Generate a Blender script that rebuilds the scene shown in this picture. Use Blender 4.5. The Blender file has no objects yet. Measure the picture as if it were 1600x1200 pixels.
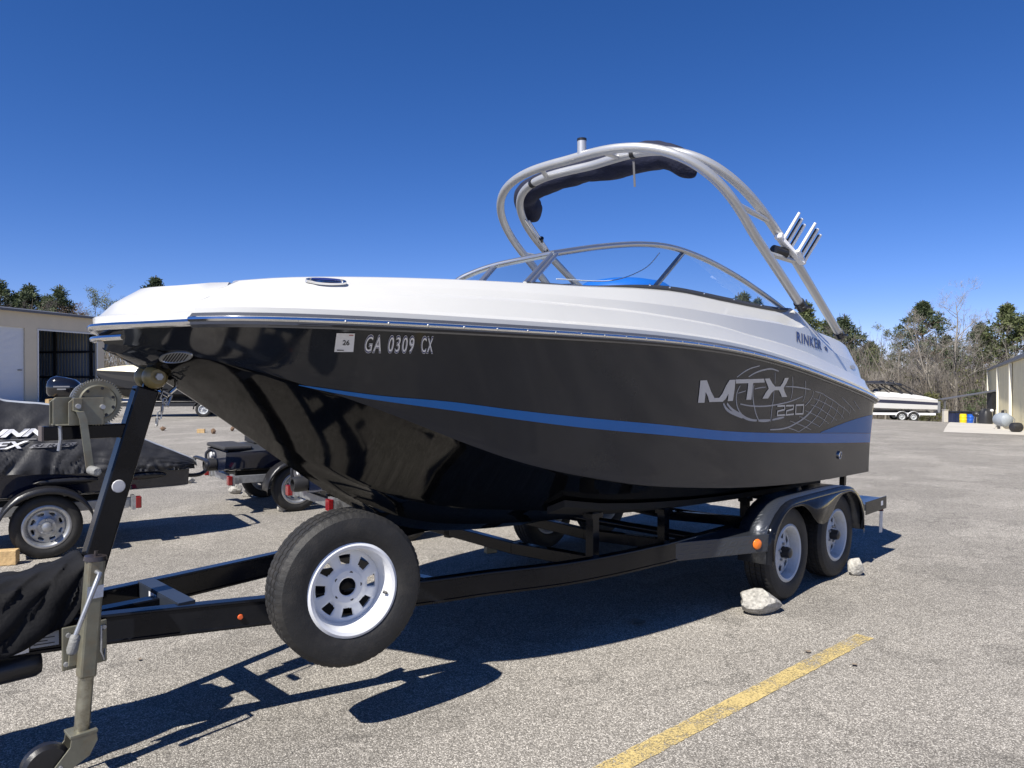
import bpy, bmesh, math, random
import numpy as np
from mathutils import Vector, Matrix, noise
from mathutils.bvhtree import BVHTree

# ------------------------------------------------------------------ camera, sky, sun, exposure
scene = bpy.context.scene
COL = scene.collection
rad = math.radians

cam_data = bpy.data.cameras.new('camera')
cam_data.sensor_fit = 'HORIZONTAL'
cam_data.sensor_width = 36.0
cam_data.lens = 36.0 * 1150.0 / 1600.0
cam_data.clip_start = 0.05
cam_data.clip_end = 2000.0
cam = bpy.data.objects.new('camera', cam_data)
COL.objects.link(cam)
cam.location = (0.0, 0.0, 1.6)
cam.rotation_euler = (rad(90.0 - 0.25), 0.0, 0.0)
scene.camera = cam

SUN_EL = rad(50.0)
TO_SUN = Vector((-0.595 * math.cos(SUN_EL), -0.804 * math.cos(SUN_EL), math.sin(SUN_EL)))
world = bpy.data.worlds.new('World')
scene.world = world
world.use_nodes = True
wn = world.node_tree
bg = wn.nodes['Background']
sky = wn.nodes.new('ShaderNodeTexSky')
sky.sky_type = 'NISHITA'
sky.sun_disc = False
sky.sun_elevation = SUN_EL
sky.sun_rotation = math.atan2(TO_SUN.x, TO_SUN.y)
sky.altitude = 3000.0
sky.air_density = 1.0
sky.dust_density = 0.0
sky.ozone_density = 3.0
hsv = wn.nodes.new('ShaderNodeHueSaturation'); hsv.inputs['Saturation'].default_value = 1.28
tint = wn.nodes.new('ShaderNodeMix'); tint.data_type = 'RGBA'; tint.blend_type = 'MULTIPLY'
tint.inputs[0].default_value = 1.0; tint.inputs[7].default_value = (0.95, 0.78, 0.98, 1)
wn.links.new(sky.outputs['Color'], hsv.inputs['Color']); wn.links.new(hsv.outputs['Color'], tint.inputs[6])
wn.links.new(tint.outputs[2], bg.inputs['Color'])
bg.inputs['Strength'].default_value = 0.089

sun_data = bpy.data.lights.new('sun', 'SUN')
sun_data.energy = 5.0
sun_data.angle = rad(0.53)
sun_data.color = (1.0, 0.955, 0.88)
sun = bpy.data.objects.new('sun', sun_data)
COL.objects.link(sun)
sun.rotation_euler = (-TO_SUN).to_track_quat('-Z', 'Y').to_euler()

vs = scene.view_settings
vs.view_transform = 'Standard'
vs.look = 'None'
vs.exposure = 0.62
vs.gamma = 1.0
vs.use_curve_mapping = False

# ------------------------------------------------------------------ materials
MATS = {}
def mat(name, col, rough=0.5, metal=0.0, coat=0.0, var=0.0, vscale=8.0, bump=0.0, bscale=60.0,
        dirt=None, dirt_amt=0.0, dscale=2.5, spec=0.5, rvar=0.0):
    if name in MATS:
        return MATS[name]
    m = bpy.data.materials.new(name); m.use_nodes = True
    nt = m.node_tree; p = nt.nodes['Principled BSDF']
    p.inputs['Base Color'].default_value = (*col, 1)
    p.inputs['Roughness'].default_value = rough
    p.inputs['Metallic'].default_value = metal
    p.inputs['Coat Weight'].default_value = coat
    p.inputs['Coat Roughness'].default_value = 0.03
    p.inputs['Specular IOR Level'].default_value = spec
    if var or bump or dirt or rvar:
        tc = nt.nodes.new('ShaderNodeTexCoord')
    if var or dirt:
        n1 = nt.nodes.new('ShaderNodeTexNoise'); n1.inputs['Scale'].default_value = vscale
        n1.inputs['Detail'].default_value = 6; n1.inputs['Roughness'].default_value = 0.65
        nt.links.new(tc.outputs['Object'], n1.inputs['Vector'])
        cr = nt.nodes.new('ShaderNodeValToRGB')
        cr.color_ramp.elements[0].position = 0.3; cr.color_ramp.elements[1].position = 0.7
        a = [max(0, c * (1 - var)) for c in col]; b = [min(1, c * (1 + var)) for c in col]
        cr.color_ramp.elements[0].color = (*a, 1); cr.color_ramp.elements[1].color = (*b, 1)
        nt.links.new(n1.outputs['Fac'], cr.inputs['Fac'])
        out = cr.outputs['Color']
        if dirt:
            n2 = nt.nodes.new('ShaderNodeTexNoise'); n2.inputs['Scale'].default_value = dscale
            n2.inputs['Detail'].default_value = 8; n2.inputs['Roughness'].default_value = 0.7
            nt.links.new(tc.outputs['Object'], n2.inputs['Vector'])
            r2 = nt.nodes.new('ShaderNodeValToRGB')
            r2.color_ramp.elements[0].position = 0.48; r2.color_ramp.elements[1].position = 0.72
            r2.color_ramp.elements[0].color = (0, 0, 0, 1)
            r2.color_ramp.elements[1].color = (dirt_amt, dirt_amt, dirt_amt, 1)
            nt.links.new(n2.outputs['Fac'], r2.inputs['Fac'])
            mx = nt.nodes.new('ShaderNodeMix'); mx.data_type = 'RGBA'
            nt.links.new(r2.outputs['Color'], mx.inputs[0])
            nt.links.new(out, mx.inputs[6]); mx.inputs[7].default_value = (*dirt, 1)
            out = mx.outputs[2]
        nt.links.new(out, p.inputs['Base Color'])
    if rvar:
        n4 = nt.nodes.new('ShaderNodeTexNoise'); n4.inputs['Scale'].default_value = 5.0
        n4.inputs['Detail'].default_value = 7
        nt.links.new(tc.outputs['Object'], n4.inputs['Vector'])
        mr = nt.nodes.new('ShaderNodeMapRange')
        mr.inputs[1].default_value = 0.3; mr.inputs[2].default_value = 0.75
        mr.inputs[3].default_value = max(0.01, rough - rvar); mr.inputs[4].default_value = rough + rvar
        nt.links.new(n4.outputs['Fac'], mr.inputs[0]); nt.links.new(mr.outputs[0], p.inputs['Roughness'])
    if bump:
        n3 = nt.nodes.new('ShaderNodeTexNoise'); n3.inputs['Scale'].default_value = bscale
        n3.inputs['Detail'].default_value = 5
        nt.links.new(tc.outputs['Object'], n3.inputs['Vector'])
        bp = nt.nodes.new('ShaderNodeBump'); bp.inputs['Strength'].default_value = bump
        bp.inputs['Distance'].default_value = 0.01
        nt.links.new(n3.outputs['Fac'], bp.inputs['Height']); nt.links.new(bp.outputs['Normal'], p.inputs['Normal'])
    MATS[name] = m
    return m

def asphalt_material():
    m = bpy.data.materials.new('asphalt'); m.use_nodes = True
    nt = m.node_tree; L = nt.links.new; N = nt.nodes.new; p = nt.nodes['Principled BSDF']
    tc = N('ShaderNodeTexCoord')
    vo = N('ShaderNodeTexVoronoi'); vo.inputs['Scale'].default_value = 165.0; vo.feature = 'F1'
    L(tc.outputs['Object'], vo.inputs['Vector'])
    sep = N('ShaderNodeSeparateColor'); L(vo.outputs['Color'], sep.inputs[0])
    cr = N('ShaderNodeValToRGB'); L(sep.outputs[0], cr.inputs['Fac'])
    e = cr.color_ramp.elements
    e[0].position = 0.0; e[0].color = (0.14, 0.129, 0.112, 1)
    e[1].position = 1.0; e[1].color = (0.78, 0.73, 0.645, 1)
    a = cr.color_ramp.elements.new(0.35); a.color = (0.31, 0.287, 0.25, 1)
    b = cr.color_ramp.elements.new(0.75); b.color = (0.465, 0.432, 0.378, 1)
    # binder between the stones
    mr = N('ShaderNodeMapRange'); L(vo.outputs['Distance'], mr.inputs[0])
    mr.inputs[1].default_value = 0.42; mr.inputs[2].default_value = 0.7; mr.inputs[3].default_value = 0; mr.inputs[4].default_value = 0.8
    mb = N('ShaderNodeMix'); mb.data_type = 'RGBA'; L(mr.outputs[0], mb.inputs[0]); L(cr.outputs[0], mb.inputs[6])
    mb.inputs[7].default_value = (0.155, 0.142, 0.124, 1)
    # fine sand
    n2 = N('ShaderNodeTexNoise'); n2.inputs['Scale'].default_value = 260; n2.inputs['Detail'].default_value = 3
    L(tc.outputs['Object'], n2.inputs['Vector'])
    m2 = N('ShaderNodeMapRange'); L(n2.outputs['Fac'], m2.inputs[0]); m2.inputs[1].default_value = .3; m2.inputs[2].default_value = .7
    m2.inputs[3].default_value = 0.72; m2.inputs[4].default_value = 1.28
    # big patches, stains, tyre-polished lanes
    n3 = N('ShaderNodeTexNoise'); n3.inputs['Scale'].default_value = 0.33; n3.inputs['Detail'].default_value = 9; n3.inputs['Roughness'].default_value = 0.68
    mp = N('ShaderNodeMapping'); mp.inputs['Scale'].default_value = (1.0, 2.2, 1.0); mp.inputs['Rotation'].default_value = (0, 0, rad(-20))
    L(tc.outputs['Object'], mp.inputs[0]); L(mp.outputs[0], n3.inputs['Vector'])
    m3 = N('ShaderNodeMapRange'); L(n3.outputs['Fac'], m3.inputs[0]); m3.inputs[1].default_value = .3; m3.inputs[2].default_value = .7
    m3.inputs[3].default_value = 0.78; m3.inputs[4].default_value = 1.05
    n5 = N('ShaderNodeTexNoise'); n5.inputs['Scale'].default_value = 7.0; n5.inputs['Detail'].default_value = 7; n5.inputs['Roughness'].default_value = 0.75
    L(tc.outputs['Object'], n5.inputs['Vector'])
    m5 = N('ShaderNodeMapRange'); L(n5.outputs['Fac'], m5.inputs[0]); m5.inputs[1].default_value = .3; m5.inputs[2].default_value = .7
    m5.inputs[3].default_value = 0.87; m5.inputs[4].default_value = 1.12
    mu = N('ShaderNodeMath'); mu.operation = 'MULTIPLY'; L(m2.outputs[0], mu.inputs[0]); L(m3.outputs[0], mu.inputs[1])
    mu2 = N('ShaderNodeMath'); mu2.operation = 'MULTIPLY'; L(mu.outputs[0], mu2.inputs[0]); L(m5.outputs[0], mu2.inputs[1])
    # thin cracks
    wv = N('ShaderNodeTexVoronoi'); wv.feature = 'DISTANCE_TO_EDGE'; wv.inputs['Scale'].default_value = 0.42
    nd = N('ShaderNodeTexNoise'); nd.inputs['Scale'].default_value = 2.2; nd.inputs['Detail'].default_value = 6
    L(tc.outputs['Object'], nd.inputs['Vector'])
    ad = N('ShaderNodeVectorMath'); ad.operation = 'MULTIPLY_ADD'; L(nd.outputs['Color'], ad.inputs[0])
    ad.inputs[1].default_value = (0.9, 0.9, 0.9); L(tc.outputs['Object'], ad.inputs[2]); L(ad.outputs[0], wv.inputs['Vector'])
    mc = N('ShaderNodeMapRange'); L(wv.outputs['Distance'], mc.inputs[0]); mc.inputs[1].default_value = 0.0; mc.inputs[2].default_value = 0.007
    mc.inputs[3].default_value = 0.72; mc.inputs[4].default_value = 1.0
    mu3a = N('ShaderNodeMath'); mu3a.operation = 'MULTIPLY'; L(mu2.outputs[0], mu3a.inputs[0]); L(mc.outputs[0], mu3a.inputs[1])
    # scattered oil drips and dark spots
    ov = N('ShaderNodeTexVoronoi'); ov.inputs['Scale'].default_value = 1.15; ov.inputs['Randomness'].default_value = 1.0
    L(ad.outputs[0], ov.inputs['Vector']); so = N('ShaderNodeSeparateColor'); L(ov.outputs['Color'], so.inputs[0])
    thr = N('ShaderNodeMapRange'); L(so.outputs[1], thr.inputs[0]); thr.inputs[1].default_value = .55; thr.inputs[2].default_value = 1.0; thr.inputs[3].default_value = 0.0; thr.inputs[4].default_value = 0.16
    df = N('ShaderNodeMath'); df.operation = 'DIVIDE'; L(ov.outputs['Distance'], df.inputs[0]); L(thr.outputs[0], df.inputs[1])
    om = N('ShaderNodeMapRange'); L(df.outputs[0], om.inputs[0]); om.inputs[1].default_value = .35; om.inputs[2].default_value = 1.0; om.inputs[3].default_value = .86; om.inputs[4].default_value = 1.0
    mu3 = N('ShaderNodeMath'); mu3.operation = 'MULTIPLY'; L(mu3a.outputs[0], mu3.inputs[0]); L(om.outputs[0], mu3.inputs[1])
    fin = N('ShaderNodeMix'); fin.data_type = 'RGBA'; fin.blend_type = 'MULTIPLY'; fin.inputs[0].default_value = 1.0
    L(mb.outputs[2], fin.inputs[6]); cmb = N('ShaderNodeCombineColor')
    for i in range(3): L(mu3.outputs[0], cmb.inputs[i])
    L(cmb.outputs[0], fin.inputs[7]); L(fin.outputs[2], p.inputs['Base Color'])
    p.inputs['Roughness'].default_value = 0.9; p.inputs['Specular IOR Level'].default_value = 0.25
    bp = N('ShaderNodeBump'); bp.inputs['Strength'].default_value = 0.7; bp.inputs['Distance'].default_value = 0.004; bp.invert = True
    L(vo.outputs['Distance'], bp.inputs['Height']); L(bp.outputs['Normal'], p.inputs['Normal'])
    return m

def glass_material():
    m = bpy.data.materials.new('windshield_glass'); m.use_nodes = True
    nt = m.node_tree; nt.nodes.clear(); L = nt.links.new; N = nt.nodes.new
    o = N('ShaderNodeOutputMaterial'); t = N('ShaderNodeBsdfTransparent'); g = N('ShaderNodeBsdfGlossy')
    t.inputs[0].default_value = (0.86, 0.9, 0.92, 1); g.inputs['Roughness'].default_value = 0.01
    f = N('ShaderNodeFresnel'); f.inputs[0].default_value = 1.45; mx = N('ShaderNodeMixShader')
    L(f.outputs[0], mx.inputs[0]); L(t.outputs[0], mx.inputs[1]); L(g.outputs[0], mx.inputs[2]); L(mx.outputs[0], o.inputs[0])
    return m

def paint_line_material():
    m = bpy.data.materials.new('worn_yellow_paint'); m.use_nodes = True
    nt = m.node_tree; L = nt.links.new; N = nt.nodes.new; p = nt.nodes['Principled BSDF']; o = nt.nodes['Material Output']
    tc = N('ShaderNodeTexCoord')
    n = N('ShaderNodeTexNoise'); n.inputs['Scale'].default_value = 95; n.inputs['Detail'].default_value = 5; n.inputs['Roughness'].default_value = .8
    n2 = N('ShaderNodeTexNoise'); n2.inputs['Scale'].default_value = 5; n2.inputs['Detail'].default_value = 5
    L(tc.outputs['Object'], n.inputs['Vector']); L(tc.outputs['Object'], n2.inputs['Vector'])
    a = N('ShaderNodeMath'); a.operation = 'MULTIPLY_ADD'; L(n2.outputs['Fac'], a.inputs[0]); a.inputs[1].default_value = 0.55; L(n.outputs['Fac'], a.inputs[2])
    r = N('ShaderNodeMapRange'); L(a.outputs[0], r.inputs[0]); r.inputs[1].default_value = 0.66; r.inputs[2].default_value = 0.82
    p.inputs['Base Color'].default_value = (0.62, 0.40, 0.075, 1); p.inputs['Roughness'].default_value = 0.75
    cr = N('ShaderNodeValToRGB'); L(n.outputs['Fac'], cr.inputs[0])
    cr.color_ramp.elements[0].color = (0.40, 0.31, 0.13, 1); cr.color_ramp.elements[1].color = (0.60, 0.46, 0.19, 1)
    cr.color_ramp.elements[0].position = .35; cr.color_ramp.elements[1].position = .6
    L(cr.outputs[0], p.inputs['Base Color'])
    t = N('ShaderNodeBsdfTransparent'); mx = N('ShaderNodeMixShader')
    L(r.outputs[0], mx.inputs[0]); L(t.outputs[0], mx.inputs[1]); L(p.outputs[0], mx.inputs[2]); L(mx.outputs[0], o.inputs[0])
    return m

def leaf_material(name, c1, c2, trans=0.25):
    m = bpy.data.materials.new(name); m.use_nodes = True
    nt = m.node_tree; L = nt.links.new; N = nt.nodes.new; p = nt.nodes['Principled BSDF']; o = nt.nodes['Material Output']
    tc = N('ShaderNodeTexCoord'); n = N('ShaderNodeTexNoise'); n.inputs['Scale'].default_value = 1.1; n.inputs['Detail'].default_value = 5
    L(tc.outputs['Object'], n.inputs['Vector']); cr = N('ShaderNodeValToRGB'); L(n.outputs['Fac'], cr.inputs[0])
    cr.color_ramp.elements[0].position = .35; cr.color_ramp.elements[1].position = .65
    cr.color_ramp.elements[0].color = (*c1, 1); cr.color_ramp.elements[1].color = (*c2, 1)
    L(cr.outputs[0], p.inputs['Base Color']); p.inputs['Roughness'].default_value = .7
    t = N('ShaderNodeBsdfTranslucent'); L(cr.outputs[0], t.inputs[0]); mx = N('ShaderNodeMixShader'); mx.inputs[0].default_value = trans
    L(p.outputs[0], mx.inputs[1]); L(t.outputs[0], mx.inputs[2]); L(mx.outputs[0], o.inputs[0])
    return m

M_ASPH = asphalt_material()
M_GLASS = glass_material()
M_LINE = paint_line_material()
M_GELB = mat('gloss_black_bottom', (0.0035, 0.0038, 0.0045), 0.07, spec=.22, rvar=.02, var=.1, dirt=(.045, .042, .035), dirt_amt=.14, dscale=2.6)
M_GEL = mat('charcoal_gelcoat', (0.0115, 0.0145, 0.0215), 0.085, var=.1, vscale=3, spec=0.42, rvar=0.03, dirt=(.05, .047, .04), dirt_amt=.12, dscale=2.2)
M_WHITE = mat('white_gelcoat', (0.56, 0.555, 0.525), 0.22, coat=0.3, var=0.02, vscale=2, dirt=(.62, .60, .55), dirt_amt=.25, dscale=3)
M_BLUE = mat('blue_stripe', (0.004, 0.13, 0.42), 0.2, coat=0.1, var=.04, spec=.35)
M_SILVER = mat('silver_decal', (0.50, 0.51, 0.53), 0.3, 0.35, var=.05, vscale=20)
M_SILVERD = mat('dim_silver_decal', (0.36, 0.36, 0.37), 0.4, 0.0)
M_NAVY = mat('navy_decal', (0.02, 0.03, 0.13), 0.3)
M_DECALW = mat('white_decal', (0.75, 0.75, 0.76), 0.35)
M_INK = mat('black_ink', (0.015, 0.015, 0.018), 0.5)
M_CHROME = mat('polished_stainless', (0.74, 0.75, 0.77), 0.12, 1.0, rvar=.06)
M_ALU = mat('anodised_aluminium', (0.52, 0.53, 0.54), 0.3, 0.9, var=.04, bump=.03, bscale=200)
M_TOWER = mat('silver_powder_coat', (0.53, 0.53, 0.52), 0.38, 0.55, var=.05, vscale=5, bump=.02, bscale=300)
M_DKFRAME = mat('dark_vinyl_gasket', (0.035, 0.037, 0.042), 0.45)
M_CANVAS = mat('navy_canvas', (0.008, 0.011, 0.032), 0.85, var=.25, vscale=12, bump=.6, bscale=45)
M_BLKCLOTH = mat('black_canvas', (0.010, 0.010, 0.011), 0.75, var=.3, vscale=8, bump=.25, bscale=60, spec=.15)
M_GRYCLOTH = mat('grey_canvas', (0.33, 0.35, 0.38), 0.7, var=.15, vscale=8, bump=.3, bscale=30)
M_VINYLB = mat('bright_blue_vinyl', (0.012, 0.13, 0.52), 0.4)
M_TRAILER = mat('black_trailer_paint', (0.0055, 0.0065, 0.0095), 0.16, coat=.06, var=.2, vscale=6, dirt=(.07, .062, .05), dirt_amt=.08, dscale=5, rvar=.07, spec=.22)
M_DIAMOND = None
M_RUBBER = mat('tyre_rubber', (0.014, 0.0135, 0.013), 0.66, var=.25, vscale=18, dirt=(.085, .075, .06), dirt_amt=.28, dscale=7, bump=.25, bscale=140)
M_WHEELW = mat('white_wheel_paint', (0.72, 0.73, 0.74), 0.28, var=.02, coat=.3, dirt=(.55, .50, .42), dirt_amt=.2, dscale=9)
M_WHEELG = mat('dirty_white_wheel', (0.52, 0.54, 0.55), 0.35, var=.06, dirt=(.30, .26, .20), dirt_amt=.5, dscale=9)
M_GALV = mat('galvanised_steel', (0.42, 0.43, 0.44), 0.42, 0.75, var=.18, vscale=25, dirt=(.25, .2, .14), dirt_amt=.3, dscale=12)
M_ZINC = mat('yellow_zinc_plate', (0.20, 0.195, 0.15), 0.42, 0.45, var=.18, vscale=14, dirt=(.20, .13, .06), dirt_amt=.55, dscale=10)
M_AMBER = mat('amber_lens', (0.75, 0.17, 0.012), 0.25, coat=.6)
M_RED = mat('red_lens', (0.20, 0.006, 0.008), 0.2, coat=.6)
M_POLY = mat('amber_polyurethane', (0.22, 0.17, 0.065), 0.3, var=.15, vscale=14, dirt=(.10, .08, .04), dirt_amt=.5, dscale=15)
M_BLKPL = mat('black_plastic', (0.014, 0.014, 0.016), 0.35, var=.15, bump=.1)
M_CARPET = mat('bunk_carpet', (0.02, 0.02, 0.02), 0.95, bump=.7, bscale=150)
M_GRIP = mat('grey_rubber_grip', (0.20, 0.20, 0.19), 0.6, var=.15, bump=.4, bscale=120)
M_WOOD = mat('raw_pine_wood', (0.50, 0.34, 0.16), 0.75, var=.25, vscale=14, bump=.4, bscale=50)
M_ROCK = mat('pale_granite', (0.34, 0.325, 0.29), 0.9, var=.5, vscale=38, bump=.8, bscale=45)
M_CONC = mat('concrete', (0.50, 0.47, 0.41), 0.9, var=.12, vscale=1.5, bump=.2, bscale=60)
M_BARK = mat('grey_bark', (0.145, 0.128, 0.11), 0.9, var=.3, vscale=3)
M_BARKW = mat('pale_bark', (0.25, 0.225, 0.19), 0.9, var=.25, vscale=3)
M_PBARK = mat('pine_bark', (0.12, 0.085, 0.06), 0.95, var=.3, vscale=3)
M_TWIG = mat('brown_twigs', (0.16, 0.14, 0.115), 0.95, var=.35, vscale=.6)
M_PINE1 = leaf_material('pine_needles', (0.040, 0.058, 0.028), (0.115, 0.145, 0.068))
M_PINE2 = leaf_material('yellow_green_pine_needles', (0.065, 0.085, 0.028), (0.15, 0.17, 0.065))
M_BUD = leaf_material('budding_leaves', (0.12, 0.14, 0.055), (0.22, 0.23, 0.10))
M_REDBUD = leaf_material('reddish_buds', (0.13, 0.085, 0.065), (0.22, 0.15, 0.12))
M_SHRUB = leaf_material('shrub_leaves', (0.06, 0.075, 0.022), (0.17, 0.165, 0.05))
M_TAN = mat('tan_metal_siding', (0.55, 0.475, 0.35), 0.55, var=.05, vscale=1.0)
M_CREAM = mat('cream_metal_siding', (0.82, 0.72, 0.44), 0.5, var=.06, vscale=.6, dirt=(.35, .30, .2), dirt_amt=.3, dscale=.7)
M_ROOF = mat('dark_metal_trim', (0.10, 0.10, 0.105), 0.5)
M_DOOR = mat('pale_grey_door', (0.60, 0.62, 0.65), 0.5, var=.03)
M_INSIDE = mat('blue_grey_liner', (0.17, 0.21, 0.27), 0.6, var=.1)
M_DARK = mat('dark_machinery', (0.02, 0.02, 0.022), 0.5, var=.2)

def diamond_material():
    m = bpy.data.materials.new('diamond_plate'); m.use_nodes = True
    nt = m.node_tree; L = nt.links.new; N = nt.nodes.new; p = nt.nodes['Principled BSDF']
    p.inputs['Base Color'].default_value = (0.045, 0.05, 0.06, 1); p.inputs['Roughness'].default_value = .3; p.inputs['Metallic'].default_value = .4; p.inputs['Coat Weight'].default_value = .3
    tc = N('ShaderNodeTexCoord'); hs = []
    sx = N('ShaderNodeSeparateXYZ'); L(tc.outputs['Object'], sx.inputs[0]); uv = N('ShaderNodeCombineXYZ')
    for q in (0, 1):
        ad = N('ShaderNodeMath'); L(sx.outputs[q], ad.inputs[0]); L(sx.outputs[2], ad.inputs[1]); L(ad.outputs[0], uv.inputs[q])
    for sg in (1, -1):
        mp = N('ShaderNodeMapping'); mp.inputs['Rotation'].default_value = (0, 0, rad(45 * sg)); mp.inputs['Scale'].default_value = (16, 36, 16)
        L(uv.outputs[0], mp.inputs[0]); ck = N('ShaderNodeTexBrick'); ck.offset = .5
        ck.inputs['Scale'].default_value = 1; ck.inputs['Mortar Size'].default_value = .2; ck.inputs['Mortar Smooth'].default_value = .6
        ck.inputs['Brick Width'].default_value = 1.0; ck.inputs['Row Height'].default_value = 1.0
        L(mp.outputs[0], ck.inputs['Vector']); hs.append(ck.outputs['Fac'])
    a = N('ShaderNodeMath'); a.operation = 'MULTIPLY'; L(hs[0], a.inputs[0]); L(hs[1], a.inputs[1])
    bp = N('ShaderNodeBump'); bp.inputs['Strength'].default_value = .4; bp.inputs['Distance'].default_value = .003
    L(a.outputs[0], bp.inputs['Height']); L(bp.outputs['Normal'], p.inputs['Normal'])
    return m
M_DIAMOND = diamond_material()

# ------------------------------------------------------------------ mesh helpers
class MB:
    """collects vertices and faces; build() links them as one mesh object"""
    def __init__(self): self.v = []; self.f = []
    def add(self, vs, fs):
        o = len(self.v); self.v += [tuple(x) for x in vs]; self.f += [tuple(i + o for i in f) for f in fs]
        return self
    def box(self, c, size, rot=None):
        hx, hy, hz = size[0] / 2, size[1] / 2, size[2] / 2
        P = [Vector((x, y, z)) for x in (-hx, hx) for y in (-hy, hy) for z in (-hz, hz)]
        if rot is not None: P = [rot @ p for p in P]
        c = Vector(c)
        return self.add([p + c for p in P], [(0, 1, 3, 2), (4, 6, 7, 5), (0, 4, 5, 1), (2, 3, 7, 6), (0, 2, 6, 4), (1, 5, 7, 3)])
    def bar(self, a, b, w, h, up=(0, 0, 1)):
        a = Vector(a); b = Vector(b); d = (b - a); l = d.length; d.normalize()
        u = Vector(up); side = d.cross(u)
        if side.length < 1e-5: side = d.cross(Vector((1, 0, 0)))
        side.normalize(); u = side.cross(d).normalized()
        P = []
        for p in (a, b):
            for sx, sz in ((-1, -1), (1, -1), (1, 1), (-1, 1)): P.append(p + side * (sx * w / 2) + u * (sz * h / 2))
        return self.add(P, [(3, 2, 1, 0), (4, 5, 6, 7), (0, 1, 5, 4), (1, 2, 6, 5), (2, 3, 7, 6), (3, 0, 4, 7)])
    def tube(self, pts, r, n=10, caps=True, closed=False):
        pts = [Vector(p) for p in pts]; m = len(pts)
        rs = r if isinstance(r, (list, tuple)) else [r] * m
        tang = []
        for i in range(m):
            if closed: t = pts[(i + 1) % m] - pts[i - 1]
            else: t = pts[min(i + 1, m - 1)] - pts[max(i - 1, 0)]
            tang.append(t.normalized())
        nrm = tang[0].orthogonal().normalized(); V = []
        for i in range(m):
            nrm = (nrm - tang[i] * nrm.dot(tang[i]))
            if nrm.length < 1e-6: nrm = tang[i].orthogonal()
            nrm.normalize(); bn = tang[i].cross(nrm)
            for k in range(n):
                a = 2 * math.pi * k / n
                V.append(pts[i] + (nrm * math.cos(a) + bn * math.sin(a)) * rs[i])
        Fc = []
        for i in range(m if closed else m - 1):
            j = (i + 1) % m
            for k in range(n):
                k2 = (k + 1) % n
                Fc.append((i * n + k, i * n + k2, j * n + k2, j * n + k))
        if caps and not closed:
            Fc.append(tuple(range(n - 1, -1, -1))); Fc.append(tuple((m - 1) * n + k for k in range(n)))
        return self.add(V, Fc)
    def lathe(self, prof, axis='y', n=32, c=(0, 0, 0), closed=False, rmod=None):
        """prof: list of (radius, offset along axis)"""
        V = []; m = len(prof)
        for i, (r, o) in enumerate(prof):
            for k in range(n):
                a = 2 * math.pi * k / n; rr = r + (rmod(i, k) if rmod else 0)
                x, y = rr * math.cos(a), rr * math.sin(a)
                p = {'y': (x, o, y), 'z': (x, y, o), 'x': (o, x, y)}[axis]
                V.append((p[0] + c[0], p[1] + c[1], p[2] + c[2]))
        Fc = []
        for i in range(m if closed else m - 1):
            j = (i + 1) % m
            for k in range(n): Fc.append((i * n + k, i * n + (k + 1) % n, j * n + (k + 1) % n, j * n + k))
        if not closed:
            if prof[0][0] > 1e-6: Fc.append(tuple(range(n - 1, -1, -1)))
            if prof[-1][0] > 1e-6: Fc.append(tuple((m - 1) * n + k for k in range(n)))
        return self.add(V, Fc)
    def grid(self, rows, closed=False):
        m = len(rows); n = len(rows[0]); V = [p for r in rows for p in r]; Fc = []
        for i in range(m - 1):
            for k in range(n if closed else n - 1):
                k2 = (k + 1) % n; Fc.append((i * n + k, i * n + k2, (i + 1) * n + k2, (i + 1) * n + k))
        return self.add(V, Fc)
    def prism(self, poly, z0, z1):
        n = len(poly); V = [(x, y, z0) for x, y in poly] + [(x, y, z1) for x, y in poly]
        return self.add(V, [tuple(range(n - 1, -1, -1)), tuple(range(n, 2 * n))] + [(i, (i + 1) % n, n + (i + 1) % n, n + i) for i in range(n)])
    def build(self, name, m, parent=None, smooth=35, loc=None, rot=None, bevel=0, solid=0, weld=True):
        me = bpy.data.meshes.new(name); me.from_pydata(self.v, [], self.f); me.update()
        bm = bmesh.new(); bm.from_mesh(me)
        if weld: bmesh.ops.remove_doubles(bm, verts=bm.verts, dist=1e-5)
        bmesh.ops.recalc_face_normals(bm, faces=bm.faces); bm.to_mesh(me); bm.free()
        if smooth:
            me.shade_smooth(); me.set_sharp_from_angle(angle=rad(smooth))
        for mm in (m if isinstance(m, (list, tuple)) else [m]): me.materials.append(mm)
        o = bpy.data.objects.new(name, me); COL.objects.link(o)
        if parent is not None: o.parent = parent
        if loc is not None: o.location = loc
        if rot is not None: o.rotation_euler = rot
        if solid:
            md = o.modifiers.new('solid', 'SOLIDIFY'); md.thickness = solid; md.offset = 0
        if bevel:
            md = o.modifiers.new('bevel', 'BEVEL'); md.width = bevel; md.segments = 2; md.limit_method = 'ANGLE'; md.angle_limit = rad(40)
        return o

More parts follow.
